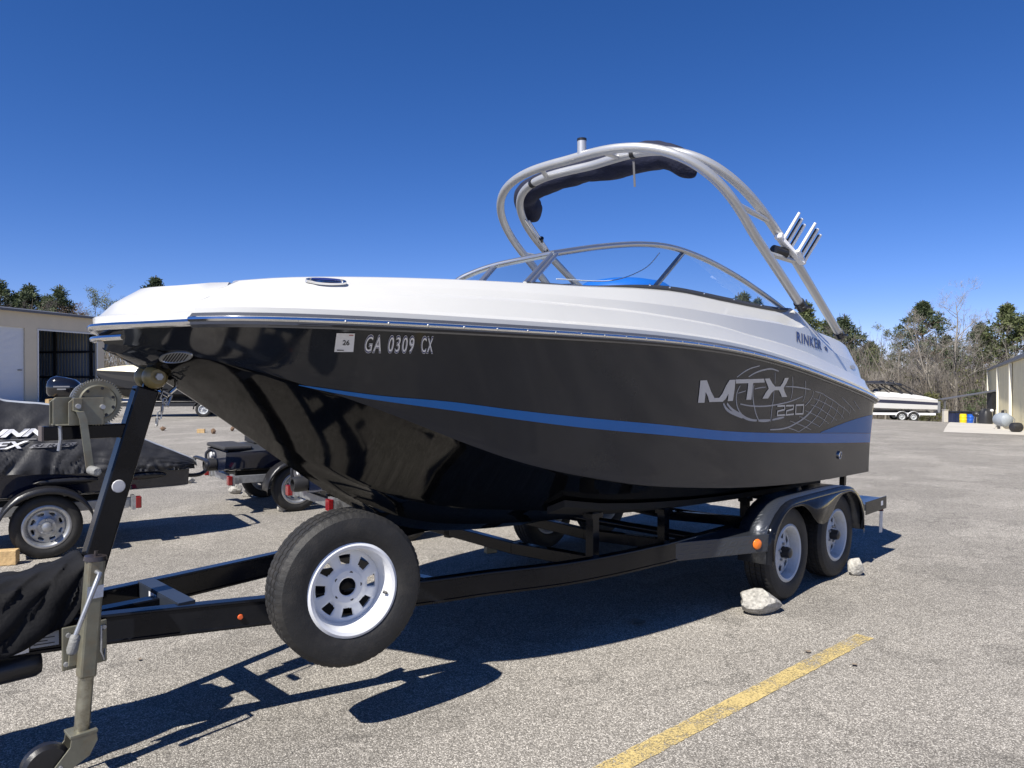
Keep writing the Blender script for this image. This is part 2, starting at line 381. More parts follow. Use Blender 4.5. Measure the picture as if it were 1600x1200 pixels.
def empty(name, loc, rz=0.0):
    o = bpy.data.objects.new(name, None); COL.objects.link(o); o.location = loc; o.rotation_euler = (0, 0, rz)
    o.empty_display_size = .2
    return o
def tag(o, label, cat, group=None):
    o['label'] = label; o['category'] = cat
    if group: o['group'] = group
    return o
def kind(o, k): o['kind'] = k; return o
def copy_tree(o, parent=None):
    c = o.copy(); COL.objects.link(c); c.parent = parent
    for ch in [x for x in bpy.data.objects if x.parent == o]: copy_tree(ch, c)
    return c
def P(s, b, z): return (s, -b, z)          # boat/trailer frame: s to the stern, b towards the camera side
def text_polys(txt, size=1.0, shear=0.0, offset=0.0, space=1.0):
    cu = bpy.data.curves.new('t', 'FONT'); cu.body = txt; cu.size = size; cu.shear = shear; cu.offset = offset
    cu.space_character = space; cu.resolution_u = 4
    o = bpy.data.objects.new('t', cu); COL.objects.link(o)
    me = bpy.data.meshes.new_from_object(o)
    V = [tuple(v.co) for v in me.vertices]; Fc = [tuple(p.vertices) for p in me.polygons]
    bpy.data.objects.remove(o); bpy.data.curves.remove(cu); bpy.data.meshes.remove(me)
    return V, Fc

# ------------------------------------------------------------------ ground
def gz(x, y):
    q = max(0.0, .6 * x + .4 * y - 10.0)
    return -min(.00162 * q * q, 2.2 + .01 * q)
def ground_sheet(name, m, xs, ys, dz=0.0, z=None):
    mb = MB(); mb.grid([[(x, y, (gz(x, y) if z is None else z) + dz) for x in xs] for y in ys])
    return kind(mb.build(name, m, smooth=60), 'structure')
def span(a, b, n): return [a + (b - a) * i / (n - 1) for i in range(n)]
ground_sheet('asphalt_lot', M_ASPH, [-900, -400, -200, -120] + span(-80, 90, 69) + [120, 200, 400, 900], [-900, -300, -60, -30] + span(-15, 110, 63) + [160, 260, 500, 900])
ground_sheet('concrete_apron', M_CONC, span(-60, -27, 12), span(44, 47.5, 3) + span(49, 66, 8), .006)
def strip(name, m, pts, w, dz):
    mb = MB(); rows = []
    for i, (x, y) in enumerate(pts):
        a = pts[max(i - 1, 0)]; b = pts[min(i + 1, len(pts) - 1)]
        d = Vector((b[0] - a[0], b[1] - a[1])).normalized(); nx, ny = -d.y, d.x
        rows.append([(x + nx * t, y + ny * t, gz(x + nx * t, y + ny * t) + dz) for t in (-w, -w / 3, w / 3, w)])
    mb.grid(rows); return kind(mb.build(name, m, smooth=60), 'structure')
strip('concrete_pad', mat('pale_concrete_pad', (0.47, 0.44, 0.39), .9, var=.1, vscale=.8), [(38.9 - .52 * t - .854 * 1.0, 60 - .854 * t + .52 * 1.0) for t in range(-2, 46, 3)], 1.5, .007)  # pale concrete base colour with slight random variation
strip('concrete_walk', M_CONC, [(24 + i * 1.5, 47.2 - i * .1) for i in range(0, 8)], 1.3, .010)
mfloor = mat('leaf_litter', (0.11, 0.085, 0.055), 1.0, var=.35, vscale=.7)
ground_sheet('forest_floor', mfloor, [-400, -200] + span(-100, 110, 43) + [200, 400], span(70, 110, 11) + [160, 300, 700], .03)

# painted parking line
d = Vector((2.18 + .34, 4.6 - 2.4)).normalized(); nx, ny = -d.y, d.x
mb = MB(); rows = []
rng = random.Random(4)
for i in range(60):
    t = i / 59; cx = .33 + (2.21 - .33) * t; cy = 2.96 + (4.6 - 2.96) * t
    w0 = .054 + rng.uniform(-.003, .003); w1 = .054 + rng.uniform(-.003, .003)
    rows.append([(cx - nx * w0, cy - ny * w0, .004), (cx, cy, .004), (cx + nx * w1, cy + ny * w1, .004)])
mb.grid(rows); kind(mb.build('painted_line', M_LINE), 'structure')

# ------------------------------------------------------------------ storage building, left
def wall_box(mb, O, u, t0, t1, z0, z1, thick, nrm):
    a = O + u * t0; b = O + u * t1
    V = [(*(a + nrm * k), z) for k in (0, -thick) for z in (z0, z1)] + [(*(b + nrm * k), z) for k in (0, -thick) for z in (z0, z1)]
    mb.add(V, [(0, 1, 5, 4), (2, 6, 7, 3), (0, 2, 3, 1), (4, 5, 7, 6), (1, 3, 7, 5), (0, 4, 6, 2)])
bld = empty('storage_building', (-34.8, 50, 0), math.atan2(.962, .274))
tag(bld, 'long tan metal storage building with tall roll-up doors at the left edge', 'building')
# local: x along the facade (away), y to the left/inside, z up
def lb(name, m, boxes, **k):
    mb = MB()
    for (x0, x1, y0, y1, z0, z1) in boxes: mb.box(((x0 + x1) / 2, (y0 + y1) / 2, (z0 + z1) / 2), (x1 - x0, y1 - y0, z1 - z0))
    return mb.build(name, m, bld, smooth=0, **k)
DZ, EV = 5.32, 6.45
lb('facade', M_TAN, [(-16, -9.5, 0, .25, 0, DZ), (-4.6, -3.9, 0, .25, 0, DZ), (1.9, 2.85, 0, .25, 0, DZ), (8.15, 8.8, 0, .25, 0, DZ), (-16, 8.8, 0, .25, DZ, EV)])
lb('end_wall', M_TAN, [(8.6, 8.8, .25, 14, 0, EV)])
lb('rear_wall', M_INSIDE, [(-16, 8.6, 13.8, 14, 0, EV)])
lb('ceiling', M_INSIDE, [(-16, 8.6, .25, 13.8, EV - .25, EV - .1)])
mb = MB(); mb.add([(-16.2, -.35, EV - .05), (9.1, -.35, EV - .05), (9.1, 7, EV + .8), (-16.2, 7, EV + .8), (-16.2, 14.3, EV - .05), (9.1, 14.3, EV - .05),
                   (-16.2, -.35, EV + .12), (9.1, -.35, EV + .12), (9.1, 7, EV + .97), (-16.2, 7, EV + .97), (-16.2, 14.3, EV + .12), (9.1, 14.3, EV + .12)],
                  [(0, 1, 2, 3), (3, 2, 5, 4), (6, 9, 8, 7), (9, 10, 11, 8), (0, 6, 7, 1), (4, 5, 11, 10), (1, 7, 8, 2), (2, 8, 11, 5), (0, 3, 9, 6), (3, 4, 10, 9)])
roof = mb.build('roof', M_ROOF, bld, smooth=0)
mb = MB()
for (x0, x1) in ((2.85, 8.15),):
    mb.box((x0 + .05, -.02, DZ / 2), (.1, .06, DZ)); mb.box((x1 - .05, -.02, DZ / 2), (.1, .06, DZ)); mb.box(((x0 + x1) / 2, -.02, DZ - .05), (x1 - x0 - .21, .06, .1))
mb.build('bay_trim', mat('pale_trim', (0.62, 0.61, 0.58), .5), bld, smooth=0)
mb = MB()    # corrugated lining of the open bay: the right hand side wall and the partition
for k in range(44):
    y = .4 + k * .3; mb.box((8.52, y, EV / 2 - .15), (.07, .12, EV - .3))
mb.build('rib_lining', M_INSIDE, bld, smooth=0)
mb = MB()
for k in range(44):
    y = .4 + k * .3; mb.box((2.62, y, EV / 2 - .15), (.07, .12, EV - .3))
mb.build('rib_lining', M_INSIDE, bld, smooth=0)
lb('partition', M_INSIDE, [(2.4, 2.56, .26, 13.7, 0, EV - .3)])
mb = MB()
for z in (1.9, 3.9): mb.box((8.43, 7, z), (.09, 13, .16))
for k in range(4): mb.box((8.40, .9 + k * 3.6, 3), (.16, .14, 6))
mb.build('girt', M_DARK, bld, smooth=0)
for (x0, x1) in ((-9.5, -4.6), (-3.9, 1.9)):
    mb = MB(); rows = []
    n = 66
    for k in range(n * 2 + 1):
        z = DZ * k / (2 * n); rows.append([(x0, .12 + (.03 if k % 2 else 0), z), (x1, .12 + (.03 if k % 2 else 0), z)])
    mb.grid(rows); dr = mb.build('roll_up_door', M_DOOR, bld, smooth=0)
    mb = MB(); mb.box((x1 - .35, .07, 2.35), (.3, .06, .05)); mb.build('latch', M_DARK, dr, smooth=0)

# ------------------------------------------------------------------ metal building, right
rb = empty('metal_building', (38.9, 60, 0), math.atan2(-.854, -.52))   # local x runs along the wall towards the lot, y into the building
tag(rb, 'cream metal-sided building at the right edge with dark eave', 'building')
EV2 = 2.42
mb = MB(); rows = []
for k in range(220):
    x = k * .2
    dd = [0, 0, .035, .035][k % 4]
    rows.append([(x, -dd, -2.6), (x, -dd, EV2)])
mb.grid(rows); mb.build('siding', M_CREAM, rb, smooth=0)
mb = MB(); mb.box((22, 9, 0), (44, 17.9, 4.8)); mb.build('inner_wall', M_CREAM, rb, smooth=0)
mb = MB(); mb.add([(-.2, -.17, EV2 + .0), (44.5, -.17, EV2 + .0), (44.5, 9, EV2 + .5), (-.2, 9, EV2 + .5), (-.2, -.17, EV2 + .13), (44.5, -.17, EV2 + .13), (44.5, 9, EV2 + .65), (-.2, 9, EV2 + .65)],
                  [(3, 2, 1, 0), (4, 5, 6, 7), (0, 1, 5, 4), (1, 2, 6, 5), (2, 3, 7, 6), (3, 0, 4, 7)])
mb.build('roof', mat('grey_roof', (.16, .17, .19), .5), rb, smooth=0)
for x in (.1, 18.7, 31.8):
    mb = MB(); mb.box((x, -.11, -.1), (.22, .11, 5.0)); mb.build('downpipe', mat('pale_downpipe', (.72, .69, .58), .5), rb, smooth=0)

# ------------------------------------------------------------------ the boat
def pchip(pts):
    xs=[p[0] for p in pts]; ys=[p[1] for p in pts]; n=len(xs)
    h=[xs[i+1]-xs[i] for i in range(n-1)]; d=[(ys[i+1]-ys[i])/h[i] for i in range(n-1)]
    m=[0]*n
    for i in range(1,n-1):
        if d[i-1]*d[i]>0:
            w1=2*h[i]+h[i-1]; w2=h[i]+2*h[i-1]; m[i]=(w1+w2)/(w1/d[i-1]+w2/d[i])
    m[0]=d[0]; m[-1]=d[-1]
    def f(x):
        if x<=xs[0]: return ys[0]
        if x>=xs[-1]: return ys[-1]
        lo=0
        while xs[lo+1]<x: lo+=1
        t=(x-xs[lo])/h[lo]; t2=t*t; t3=t2*t
        return ((2*t3-3*t2+1)*ys[lo]+(t3-2*t2+t)*h[lo]*m[lo]+(-2*t3+3*t2)*ys[lo+1]+(t3-t2)*h[lo]*m[lo+1])
    return f
def smooth_fn(fn, a, bnd, amt=.16):
    n = 420; xs = [a + (bnd - a) * i / (n - 1) for i in range(n)]; ys = [fn(x) for x in xs]; out = []
    for i, x in enumerate(xs):
        sg = min(amt, .22 * (x - a), .5 * (bnd - x))
        if sg < .006: out.append(ys[i]); continue
        k = int(3 * sg / (xs[1] - xs[0])) + 1; num = den = 0.0
        for j in range(max(0, i - k), min(n, i + k + 1)):
            # keep it symmetric so the ends do not drift
            if 2 * i - j < 0 or 2 * i - j >= n: continue
            w = math.exp(-.5 * ((xs[j] - x) / sg) ** 2); num += w * ys[j]; den += w
        out.append(num / den)
    return pchip(list(zip(xs, out)))
rail_b=pchip([(.10,0),(.108,.07),(.125,.14),(.15,.21),(.2,.32),(.245,.45),(.29,.60),(.45,.795),(.7,.94),(1.0,1.05),(1.5,1.17),(2.0,1.24),(3,1.29),(4.5,1.30),(5.7,1.29),(6.05,1.265),(6.2,1.22)])
rail_z=pchip([(.10,1.835),(.29,1.85),(.85,1.846),(1.57,1.838),(2.3,1.834),(2.77,1.826),(3.4,1.80),(3.9,1.757),(4.33,1.707),(4.9,1.625),(5.59,1.518),(6.1,1.433),(6.2,1.42)])
chine_b=pchip([(.14,0),(.2,.10),(.3,.24),(.6,.52),(1,.75),(1.5,.93),(2,1.03),(3,1.13),(4.5,1.18),(6.2,1.18)])
chine_z=pchip([(.14,1.765),(.3,1.735),(.6,1.645),(1,1.50),(1.4,1.33),(1.8,1.189),(2.3,1.073),(2.78,.985),(3.35,.92),(3.66,.889),(4.1,.856),(5.2,.80),(6.2,.782)])
keel_z=pchip([(.13,1.75),(.2,1.71),(.3,1.655),(.383,1.61),(.636,1.435),(.896,1.246),(1.07,1.117),(1.356,.915),(1.6,.78),(1.84,.69),(2.34,.614),(3,.575),(6.2,.55)])
flare=pchip([(0,1.25),(1.5,1.2),(3,1.0),(4.2,1.1),(5.2,1.5),(6.2,1.7)])
rail_b = smooth_fn(rail_b, 0.1, 6.2)
rail_z = smooth_fn(rail_z, 0.1, 6.2)
chine_b = smooth_fn(chine_b, 0.14, 6.2)
chine_z = smooth_fn(chine_z, 0.14, 6.2)
keel_z = smooth_fn(keel_z, 0.13, 6.2)
flare = smooth_fn(flare, 0, 6.2)
def hull_b(s,z):
    zc=chine_z(s);zr=rail_z(s);t=max(0,min(1,(z-zc)/(zr-zc)))
    return chine_b(s)+(rail_b(s)-chine_b(s))*t**flare(s)
# deck: columns (inset from rail, z above)
line1_z=pchip([(.36,1.962),(.545,1.97),(1.1,1.988),(1.66,1.999),(2.43,1.996),(2.92,1.982),(3.4,1.961),(3.9,1.912),(4.28,1.88),(4.84,1.812),(5.43,1.713),(5.93,1.635),(6.2,1.60)])
top_z=pchip([(.49,2.03),(.67,2.052),(1.2,2.084),(1.86,2.111),(2.25,2.127),(2.8,2.16),(3.2,2.172),(3.77,2.155),(4.6,2.14),(4.74,2.15),(4.82,2.182),(4.9,2.165),(4.98,2.13),(5.29,2.025),(5.54,1.994),(5.77,1.972),(5.95,1.935),(6.08,1.86),(6.18,1.74)])
def deck_b(s,z):
    a=line1_z(s);t=max(0,min(1,(z-a)/(top_z(s)-a)))
    return rail_b(s)-.115-(.25-.115)*t**1.15

BOAT_LOC = (-1.93, 3.21, 0.0); BOAT_ROT = rad(45)
boat = empty('motorboat', BOAT_LOC, BOAT_ROT)
tag(boat, 'large black and white bowrider motorboat with silver wakeboard tower on the tandem trailer', 'boat')
SE = 6.17
def smap(s, s0): return s0 + (s - .10) * (SE - s0) / (SE - .10)
ST_ = [.10, .102, .108, .116, .125, .137, .15, .172, .2, .225, .25, .275, .3, .36, .42, .5, .6, .7, .8, .9, 1.0, 1.12, 1.25, 1.4, 1.55, 1.7, 1.85, 2.0, 2.2, 2.4, 2.6, 2.8, 3.0, 3.2, 3.4, 3.6, 3.8, 4.0, 4.2, 4.4, 4.6, 4.8, 5.0, 5.2, 5.4, 5.6, 5.8, 5.95, 6.06, 6.12, SE]
ST = []
for a_, b_ in zip(ST_[:-1], ST_[1:]):
    k_ = 1 if b_ - a_ < .05 else 2 if b_ - a_ < .13 else 4
    ST += [a_ + (b_ - a_) * j / k_ for j in range(k_)]
ST.append(ST_[-1])
def sstep(x): x = min(1, max(0, x)); return x * x * (3 - 2 * x)
def hull_profile(S):
    """one side, keel to rail: list of (s, b, z)"""
    sk = smap(S, .13); sc = smap(S, .14)
    kz = keel_z(sk); cb = chine_b(sc); cz = chine_z(sc); pts = [(sk, 0, kz)]
    f1 = .10 + .40 * sstep((sk - .5) / 1.9); f2 = .045 + .195 * sstep((sk - .8) / 1.9)
    w = .020 * sstep((sk - .95) / .9)
    def bot(f, dz=0):
        sag = .02 * math.sin(math.pi * f)
        return (sk + (sc - sk) * f, cb * f, kz + (cz - kz) * f - sag + dz)
    for f in (f2 * .5, f2): pts.append(bot(f))
    pts.append(bot(f2 + .03, -w)); pts.append(bot(f2 + .055, 0))
    pts.append(bot((f1 + f2) / 2 + .03)); pts.append(bot(f1)); pts.append(bot(f1 + .03, -w)); pts.append(bot(f1 + .055))
    pts.append(bot((f1 + 1) / 2 + .02)); ch = .035 * sstep((sc - .9) / 1.2)
    pts.append(bot(.955, 0)); pts.append((sc, cb, cz - ch * .4))
    for i in range(0, 13):
        t = i / 12
        s = sc + (S - sc) * t; zc = cz; zr = rail_z(S); z = zc + (zr - zc) * t
        b = cb + (rail_b(S) - cb) * t ** flare(S)
        if i == 0: z += .012 * sstep((sc - .9) / 1.2)
        pts.append((s, b, z))
    return pts
mb = MB(); rows = []
for S in ST:
    pr = hull_profile(S)
    rows.append([P(s, -b, z) for s, b, z in reversed(pr)] + [P(s, b, z) for s, b, z in pr[1:]])
mb.grid(rows)
last = rows[-1]; k = len(last); mb.add(last, [tuple(range(k))])
hull = mb.build('hull', [M_GEL, M_GELB], boat, smooth=28)
for pg in hull.data.polygons:      # black bottom below the chine
    c_ = pg.center
    if len(pg.vertices) == 4 and c_.x > .3 and c_.z < chine_z(c_.x) - .003 and abs(c_.y) < chine_b(c_.x): pg.material_index = 1

def surf(ob):
    me = ob.data; return BVHTree.FromPolygons([v.co for v in me.vertices], [tuple(q.vertices) for q in me.polygons])
HULL_T = surf(hull)
def on_surf(tree, s, z, off):
    h, n, i, d = tree.ray_cast(Vector((s, -3.0, z)), Vector((0, 1, 0)))
    if h is None: return P(s, rail_b(s), z)
    if n.y > 0: n = -n
    return tuple(h + n * off)
def on_hull(s, z, off=.0025): return on_surf(HULL_T, s, z, off)
def on_deck(s, z, off=.003): return on_surf(DECK_T, s, z, off)
def mirror_rows(rows): return [[(x, -y, z) for x, y, z in r] for r in rows]
D = {
'M' : [(3.11,1.602),(3.181,1.604),(3.2,1.585),(3.247,1.535),(3.301,1.491),(3.357,1.492),(3.388,1.518),(3.417,1.569),(3.451,1.606),(3.523,1.608),(3.53,1.537),(3.529,1.469),(3.465,1.469),(3.463,1.517),(3.436,1.484),(3.407,1.466),(3.248,1.467),(3.225,1.5),(3.189,1.53),(3.194,1.464),(3.122,1.465),(3.118,1.526)] ,
'T' : [(3.527,1.609),(3.902,1.615),(3.921,1.589),(3.761,1.586),(3.763,1.535),(3.767,1.473),(3.7,1.473),(3.701,1.536),(3.695,1.585),(3.537,1.583)] ,
'Xa' : [(3.913,1.615),(3.982,1.617),(4.033,1.583),(4.081,1.559),(4.159,1.56),(4.188,1.586),(4.208,1.62),(4.269,1.622),(4.249,1.588),(4.212,1.549),(4.24,1.519),(4.289,1.484),(4.207,1.483),(4.173,1.514),(4.143,1.534),(4.083,1.534),(4.041,1.516),(4.0,1.477),(3.92,1.477),(3.954,1.517),(3.991,1.547),(3.96,1.575)] ,
'2a' : [(4.16,1.42),(4.271,1.419),(4.274,1.391),(4.171,1.382),(4.174,1.352),(4.292,1.352)] ,
'2b' : [(4.296,1.419),(4.414,1.418),(4.416,1.392),(4.312,1.381),(4.314,1.351),(4.436,1.353)] ,
'0' : [(4.454,1.419),(4.584,1.419),(4.598,1.351),(4.469,1.353),(4.454,1.419)] ,
'rib' : [([(3.541,1.624),(3.614,1.656),(3.701,1.683),(3.82,1.702)],0.0081),([(3.691,1.627),(3.774,1.654),(3.879,1.674),(3.991,1.683),(4.102,1.668)],0.0105),([(3.42,1.455),(3.458,1.423),(3.514,1.398),(3.601,1.374),(3.689,1.352)],0.0174),([(3.464,1.454),(3.517,1.422),(3.579,1.396),(3.651,1.375),(3.732,1.348),(3.812,1.332),(3.89,1.326)],0.0186),([(3.913,1.325),(4.005,1.32),(4.081,1.321)],0.0186),([(4.11,1.322),(4.205,1.329),(4.291,1.335)],0.0151),([(3.597,1.568),(3.572,1.531),(3.57,1.484),(3.594,1.436),(3.635,1.397),(3.696,1.363)],0.0093),([(3.778,1.573),(3.774,1.535),(3.792,1.48),(3.824,1.425),(3.867,1.369),(3.919,1.322)],0.0105),([(4.05,1.662),(4.062,1.623),(4.076,1.577)],0.0058),([(4.076,1.527),(4.083,1.464),(4.083,1.396),(4.09,1.31)],0.0093),([(4.327,1.629),(4.352,1.577),(4.363,1.512),(4.354,1.459)],0.0076),([(4.551,1.6),(4.578,1.54),(4.585,1.491),(4.568,1.443)],0.0076),([(3.581,1.518),(3.68,1.533)],0.0058),([(3.795,1.545),(3.87,1.553),(3.948,1.557)],0.007),([(4.24,1.558),(4.374,1.556),(4.538,1.545),(4.667,1.533)],0.0081),([(3.632,1.446),(3.751,1.432),(3.896,1.424),(4.045,1.425),(4.186,1.433),(4.357,1.45),(4.547,1.483)],0.0093),([(4.1,1.252),(4.241,1.249),(4.38,1.257),(4.507,1.282),(4.649,1.319),(4.748,1.365)],0.0116),([(4.749,1.519),(4.886,1.5),(5.021,1.467),(5.134,1.44),(5.252,1.406),(5.404,1.365),(5.52,1.324)],0.0049),([(4.725,1.521),(4.719,1.482),(4.677,1.443),(4.615,1.411)],0.0068),([(4.859,1.493),(4.839,1.445),(4.786,1.402),(4.711,1.354),(4.611,1.313),(4.5,1.279),(4.368,1.253)],0.0088),([(4.988,1.46),(4.961,1.412),(4.911,1.358),(4.836,1.305),(4.735,1.259),(4.577,1.214)],0.0078),([(5.123,1.435),(5.108,1.388),(5.06,1.328),(5.008,1.273),(4.944,1.232)],0.0063),([(5.249,1.398),(5.242,1.348),(5.203,1.291),(5.166,1.259)],0.0054),([(5.386,1.387),(5.38,1.333),(5.354,1.278)],0.0049),([(5.521,1.362),(5.529,1.307)],0.0044),([(4.742,1.467),(4.862,1.445),(5.05,1.405),(5.239,1.354),(5.417,1.286)],0.0039),([(4.709,1.418),(4.862,1.39),(5.056,1.338),(5.277,1.273)],0.0039),([(4.629,1.374),(4.786,1.342),(4.972,1.3),(5.124,1.253)],0.0039),([(4.536,1.335),(4.685,1.3),(4.84,1.264),(4.948,1.237)],0.0039),([(4.394,1.304),(4.558,1.271),(4.681,1.246),(4.797,1.218)],0.0039),([(4.379,1.253),(4.47,1.236),(4.577,1.214)],0.0044),([(5.287,1.463),(5.416,1.418),(5.549,1.372),(5.642,1.331)],0.0044),([(5.556,1.432),(5.653,1.386),(5.745,1.35)],0.0039)] ,
'stripe_up' : [(0.762,1.583),(0.89,1.56),(1.067,1.532),(1.347,1.503),(1.683,1.457),(2.092,1.41),(2.829,1.338),(3.55,1.266),(4.077,1.23),(4.969,1.182),(5.797,1.14),(6.18,1.118)] ,
'stripe_lo' : [(0.762,1.581),(0.894,1.545),(1.075,1.509),(1.359,1.463),(1.696,1.411),(2.107,1.355),(2.845,1.276),(3.567,1.203),(4.096,1.162),(4.997,1.103),(5.833,1.056),(6.18,1.037)] ,
'wedge' : [(4.967,1.187),(5.209,1.217),(5.594,1.261),(5.877,1.284),(6.096,1.293)] ,
'reg' : [(0.773,1.805),(0.843,1.804),(0.881,1.728),(0.813,1.727),(0.922,1.723),(0.948,1.802),(1.13,1.726),(1.117,1.804),(1.204,1.725),(1.169,1.803)] ,
'rinker' : [(4.647,1.976),(4.62,1.905),(5.12,1.862),(5.289,1.944),(5.315,1.929),(5.325,1.836)] ,
'vent' : [(0.341,1.712),(0.299,1.712),(0.386,1.706)] ,
'drain' : [(5.443,0.973)] ,
'navlight' : [(0.78,2.023),(0.706,2.019),(0.858,2.024)] ,
'gill' : [(5.855,1.714)] ,
}
su = pchip(D['stripe_up']); sl = pchip(D['stripe_lo']); wd = pchip(D['wedge'])
mb = MB(); rows = []
for i in range(90):
    s = .762 + (6.165 - .762) * i / 89; a, b = sl(s), su(s)
    rows.append([on_hull(s, a + (b - a) * t / 4) for t in range(5)])
for R_ in (rows, mirror_rows(rows)):
    mb = MB(); mb.grid(R_); mb.build('side_stripe', M_BLUE, hull, smooth=30)
mb = MB(); rows = []
for i in range(30):
    s = 4.99 + (6.165 - 4.99) * i / 29; a, b = su(s) + .004, max(su(s) + .0045, wd(s))
    rows.append([on_hull(s, a + (b - a) * t / 4) for t in range(5)])
for R_ in (rows, mirror_rows(rows)):
    mb = MB(); mb.grid(R_); mb.build('stern_flash', mat('deep_blue_decal', (0.0, 0.115, 0.36), .25, spec=.2), hull, smooth=30)
def tri_poly(poly):
    bm = bmesh.new(); vs = [bm.verts.new((x, y, 0)) for x, y in poly]; bm.faces.new(vs)
    bmesh.ops.triangulate(bm, faces=bm.faces, ngon_method='EAR_CLIP')
    for _ in range(2): bmesh.ops.subdivide_edges(bm, edges=bm.edges, cuts=1, use_grid_fill=True)
    bm.verts.ensure_lookup_table(); V = [(v.co.x, v.co.y) for v in bm.verts]; bm.verts.index_update()
    Fc = [tuple(v.index for v in f.verts) for f in bm.faces]; bm.free(); return V, Fc
for key in ('M', 'T', 'Xa'):
    V, Fc = tri_poly(D[key]); mb = MB(); mb.add([on_hull(s, z, .0034) for s, z in V], Fc)
    mb.build('emblem_letter', M_SILVER, hull, smooth=0)
def ribbon(mb, pts, w, off=.0035, fn=None, taper=True):
    fn = fn or on_hull
    P2 = [Vector(p) for p in pts]; fine = []
    n = len(P2)
    for i in range(n - 1):      # catmull-rom
        p0 = P2[max(i - 1, 0)]; p1 = P2[i]; p2 = P2[i + 1]; p3 = P2[min(i + 2, n - 1)]
        for t in range(6):
            t /= 6; fine.append(.5 * ((2 * p1) + (p2 - p0) * t + (2 * p0 - 5 * p1 + 4 * p2 - p3) * t * t + (3 * p1 - p0 - 3 * p2 + p3) * t ** 3))
    fine.append(P2[-1]); rows = []; m = len(fine)
    for i, p in enumerate(fine):
        d = (fine[min(i + 1, m - 1)] - fine[max(i - 1, 0)]).normalized(); nn = Vector((-d.y, d.x))
        ww = w / 2 * (1 if not taper else .45 + .55 * math.sin(math.pi * (.12 + .76 * i / (m - 1))))
        rows.append([fn(*(p - nn * ww), off), fn(*(p + nn * ww), off)])
    mb.grid(rows)
mb = MB()
for i, (pts, w) in enumerate(D['rib']): ribbon(mb, pts, w * 1.05, .0016 + .00004 * i)
mb.build('globe_graphic', M_SILVERD, hull, smooth=30)
for key in ('2a', '2b', '0'):
    mb = MB(); pts = D[key]
    for a, b in zip(pts[:-1], pts[1:]):
        a = Vector(a); b = Vector(b); dd = (b - a).normalized(); nn = Vector((-dd.y, dd.x)) * .0058; e = dd * .0055
        q = [a - e - nn, b + e - nn, b + e + nn, a - e + nn]
        mb.add([on_hull(p.x, p.y, .0042) for p in q], [(0, 1, 2, 3)])
    mb.build('emblem_digit', M_SILVER, hull, smooth=0)
# registration number and validation sticker
def hull_text(txt, s0, s1, z0, z1, m, name, off, offset=0.0, shear=0.0, fn=None, drop=0.0, parent=None, rake=0.0, space=1.0):
    V, Fc = text_polys(txt, 1.0, shear, offset, space)
    Vb, _ = text_polys(txt, 1.0, shear, 0, space)
    xs = [v[0] for v in Vb]; ys = [v[1] for v in Vb]; x0, x1, y0, y1 = min(xs), max(xs), min(ys), max(ys)
    fn = fn or on_hull; mb = MB(); W = []
    for x, y, _ in V:
        t = (x - x0) / (x1 - x0); zz = z0 + (z1 - z0) * (y - y0) / (y1 - y0); W.append(fn(s0 + (s1 - s0) * t - rake * (zz - z0), zz + drop * t, off))
    mb.add(W, Fc); return mb.build(name, m, parent or hull, smooth=0, weld=False)
for txt, a, b in (('GA', .924, .984), ('0309', 1.014, 1.122), ('CX', 1.152, 1.205)):
    hull_text(txt, a, b, 1.726, 1.798, M_DECALW, 'registration_outline', .0026, .03, .25, rake=.5, space=1.22)
    hull_text(txt, a, b, 1.726, 1.798, M_NAVY, 'registration_gap', .0032, .012, .25, rake=.5, space=1.22)
    hull_text(txt, a - .001, b - .002, 1.731, 1.793, M_DECALW, 'registration_number', .0040, -.004, .25, rake=.5, space=1.22)
def sq(s0, s1, z0, z1, off): return [on_hull(s - .5 * (z - 1.728), z, off) for s, z in ((s0, z0), (s1, z0), (s1, z1), (s0, z1))]
mb = MB(); mb.add(sq(.813, .881, 1.728, 1.804, .003), [(0, 1, 2, 3)])
stk = mb.build('validation_sticker', mat('white_vinyl', (.72, .73, .76), .4), hull, smooth=0)
hull_text('26', .826, .850, 1.757, 1.777, M_INK, 'sticker_number', .0046, .02, 0, parent=stk, rake=.5)
mb = MB(); mb.add(sq(.822, .846, 1.734, 1.7375, .0046), [(0, 1, 2, 3)]); mb.build('sticker_print', M_INK, stk, smooth=0)
mb = MB(); mb.add(sq(.860, .876, 1.796, 1.799, .0046), [(0, 1, 2, 3)]); mb.build('sticker_print', mat('red_ink', (.4, .05, .04), .5), stk, smooth=0)
# bow vent, drain fitting
def oval_plate(name, s, z, rs, rz, m, off, parent, fn=None, n=28, thick=.008, slats=0, mslat=None):
    fn = fn or on_hull; mb = MB(); rim = []
    prof = [(1, 0), (.97, thick), (.86, thick), (.82, thick * .4), (0.02, thick * .4)]
    rows = [[fn(s + rs * q * math.cos(2 * math.pi * k / n), z + rz * q * math.sin(2 * math.pi * k / n), off + h) for k in range(n)] for q, h in prof]
    mb.grid(rows, closed=True); o = mb.build(name, m, parent, smooth=40)
    for i in range(slats):
        t = -0.72 + 1.44 * (i + .5) / slats; w = .8 * math.sqrt(max(0.02, 1 - t * t)); mb = MB()
        a = [(s + rs * (t - .045), z - rz * w), (s + rs * (t + .055), z - rz * w), (s + rs * (t + .055), z + rz * w), (s + rs * (t - .045), z + rz * w)]
        mb.add([fn(x, y, off + thick * .75) for x, y in a], [(0, 1, 2, 3)]); mb.build('slat', mslat, o, smooth=0)
    return o
oval_plate('bow_vent', .352, 1.706, .045, .024, M_ALU, .001, hull, slats=8, mslat=M_INK, thick=.006)
oval_plate('drain_fitting', 5.443, .973, .032, .034, M_CHROME, .001, hull, thick=.012)
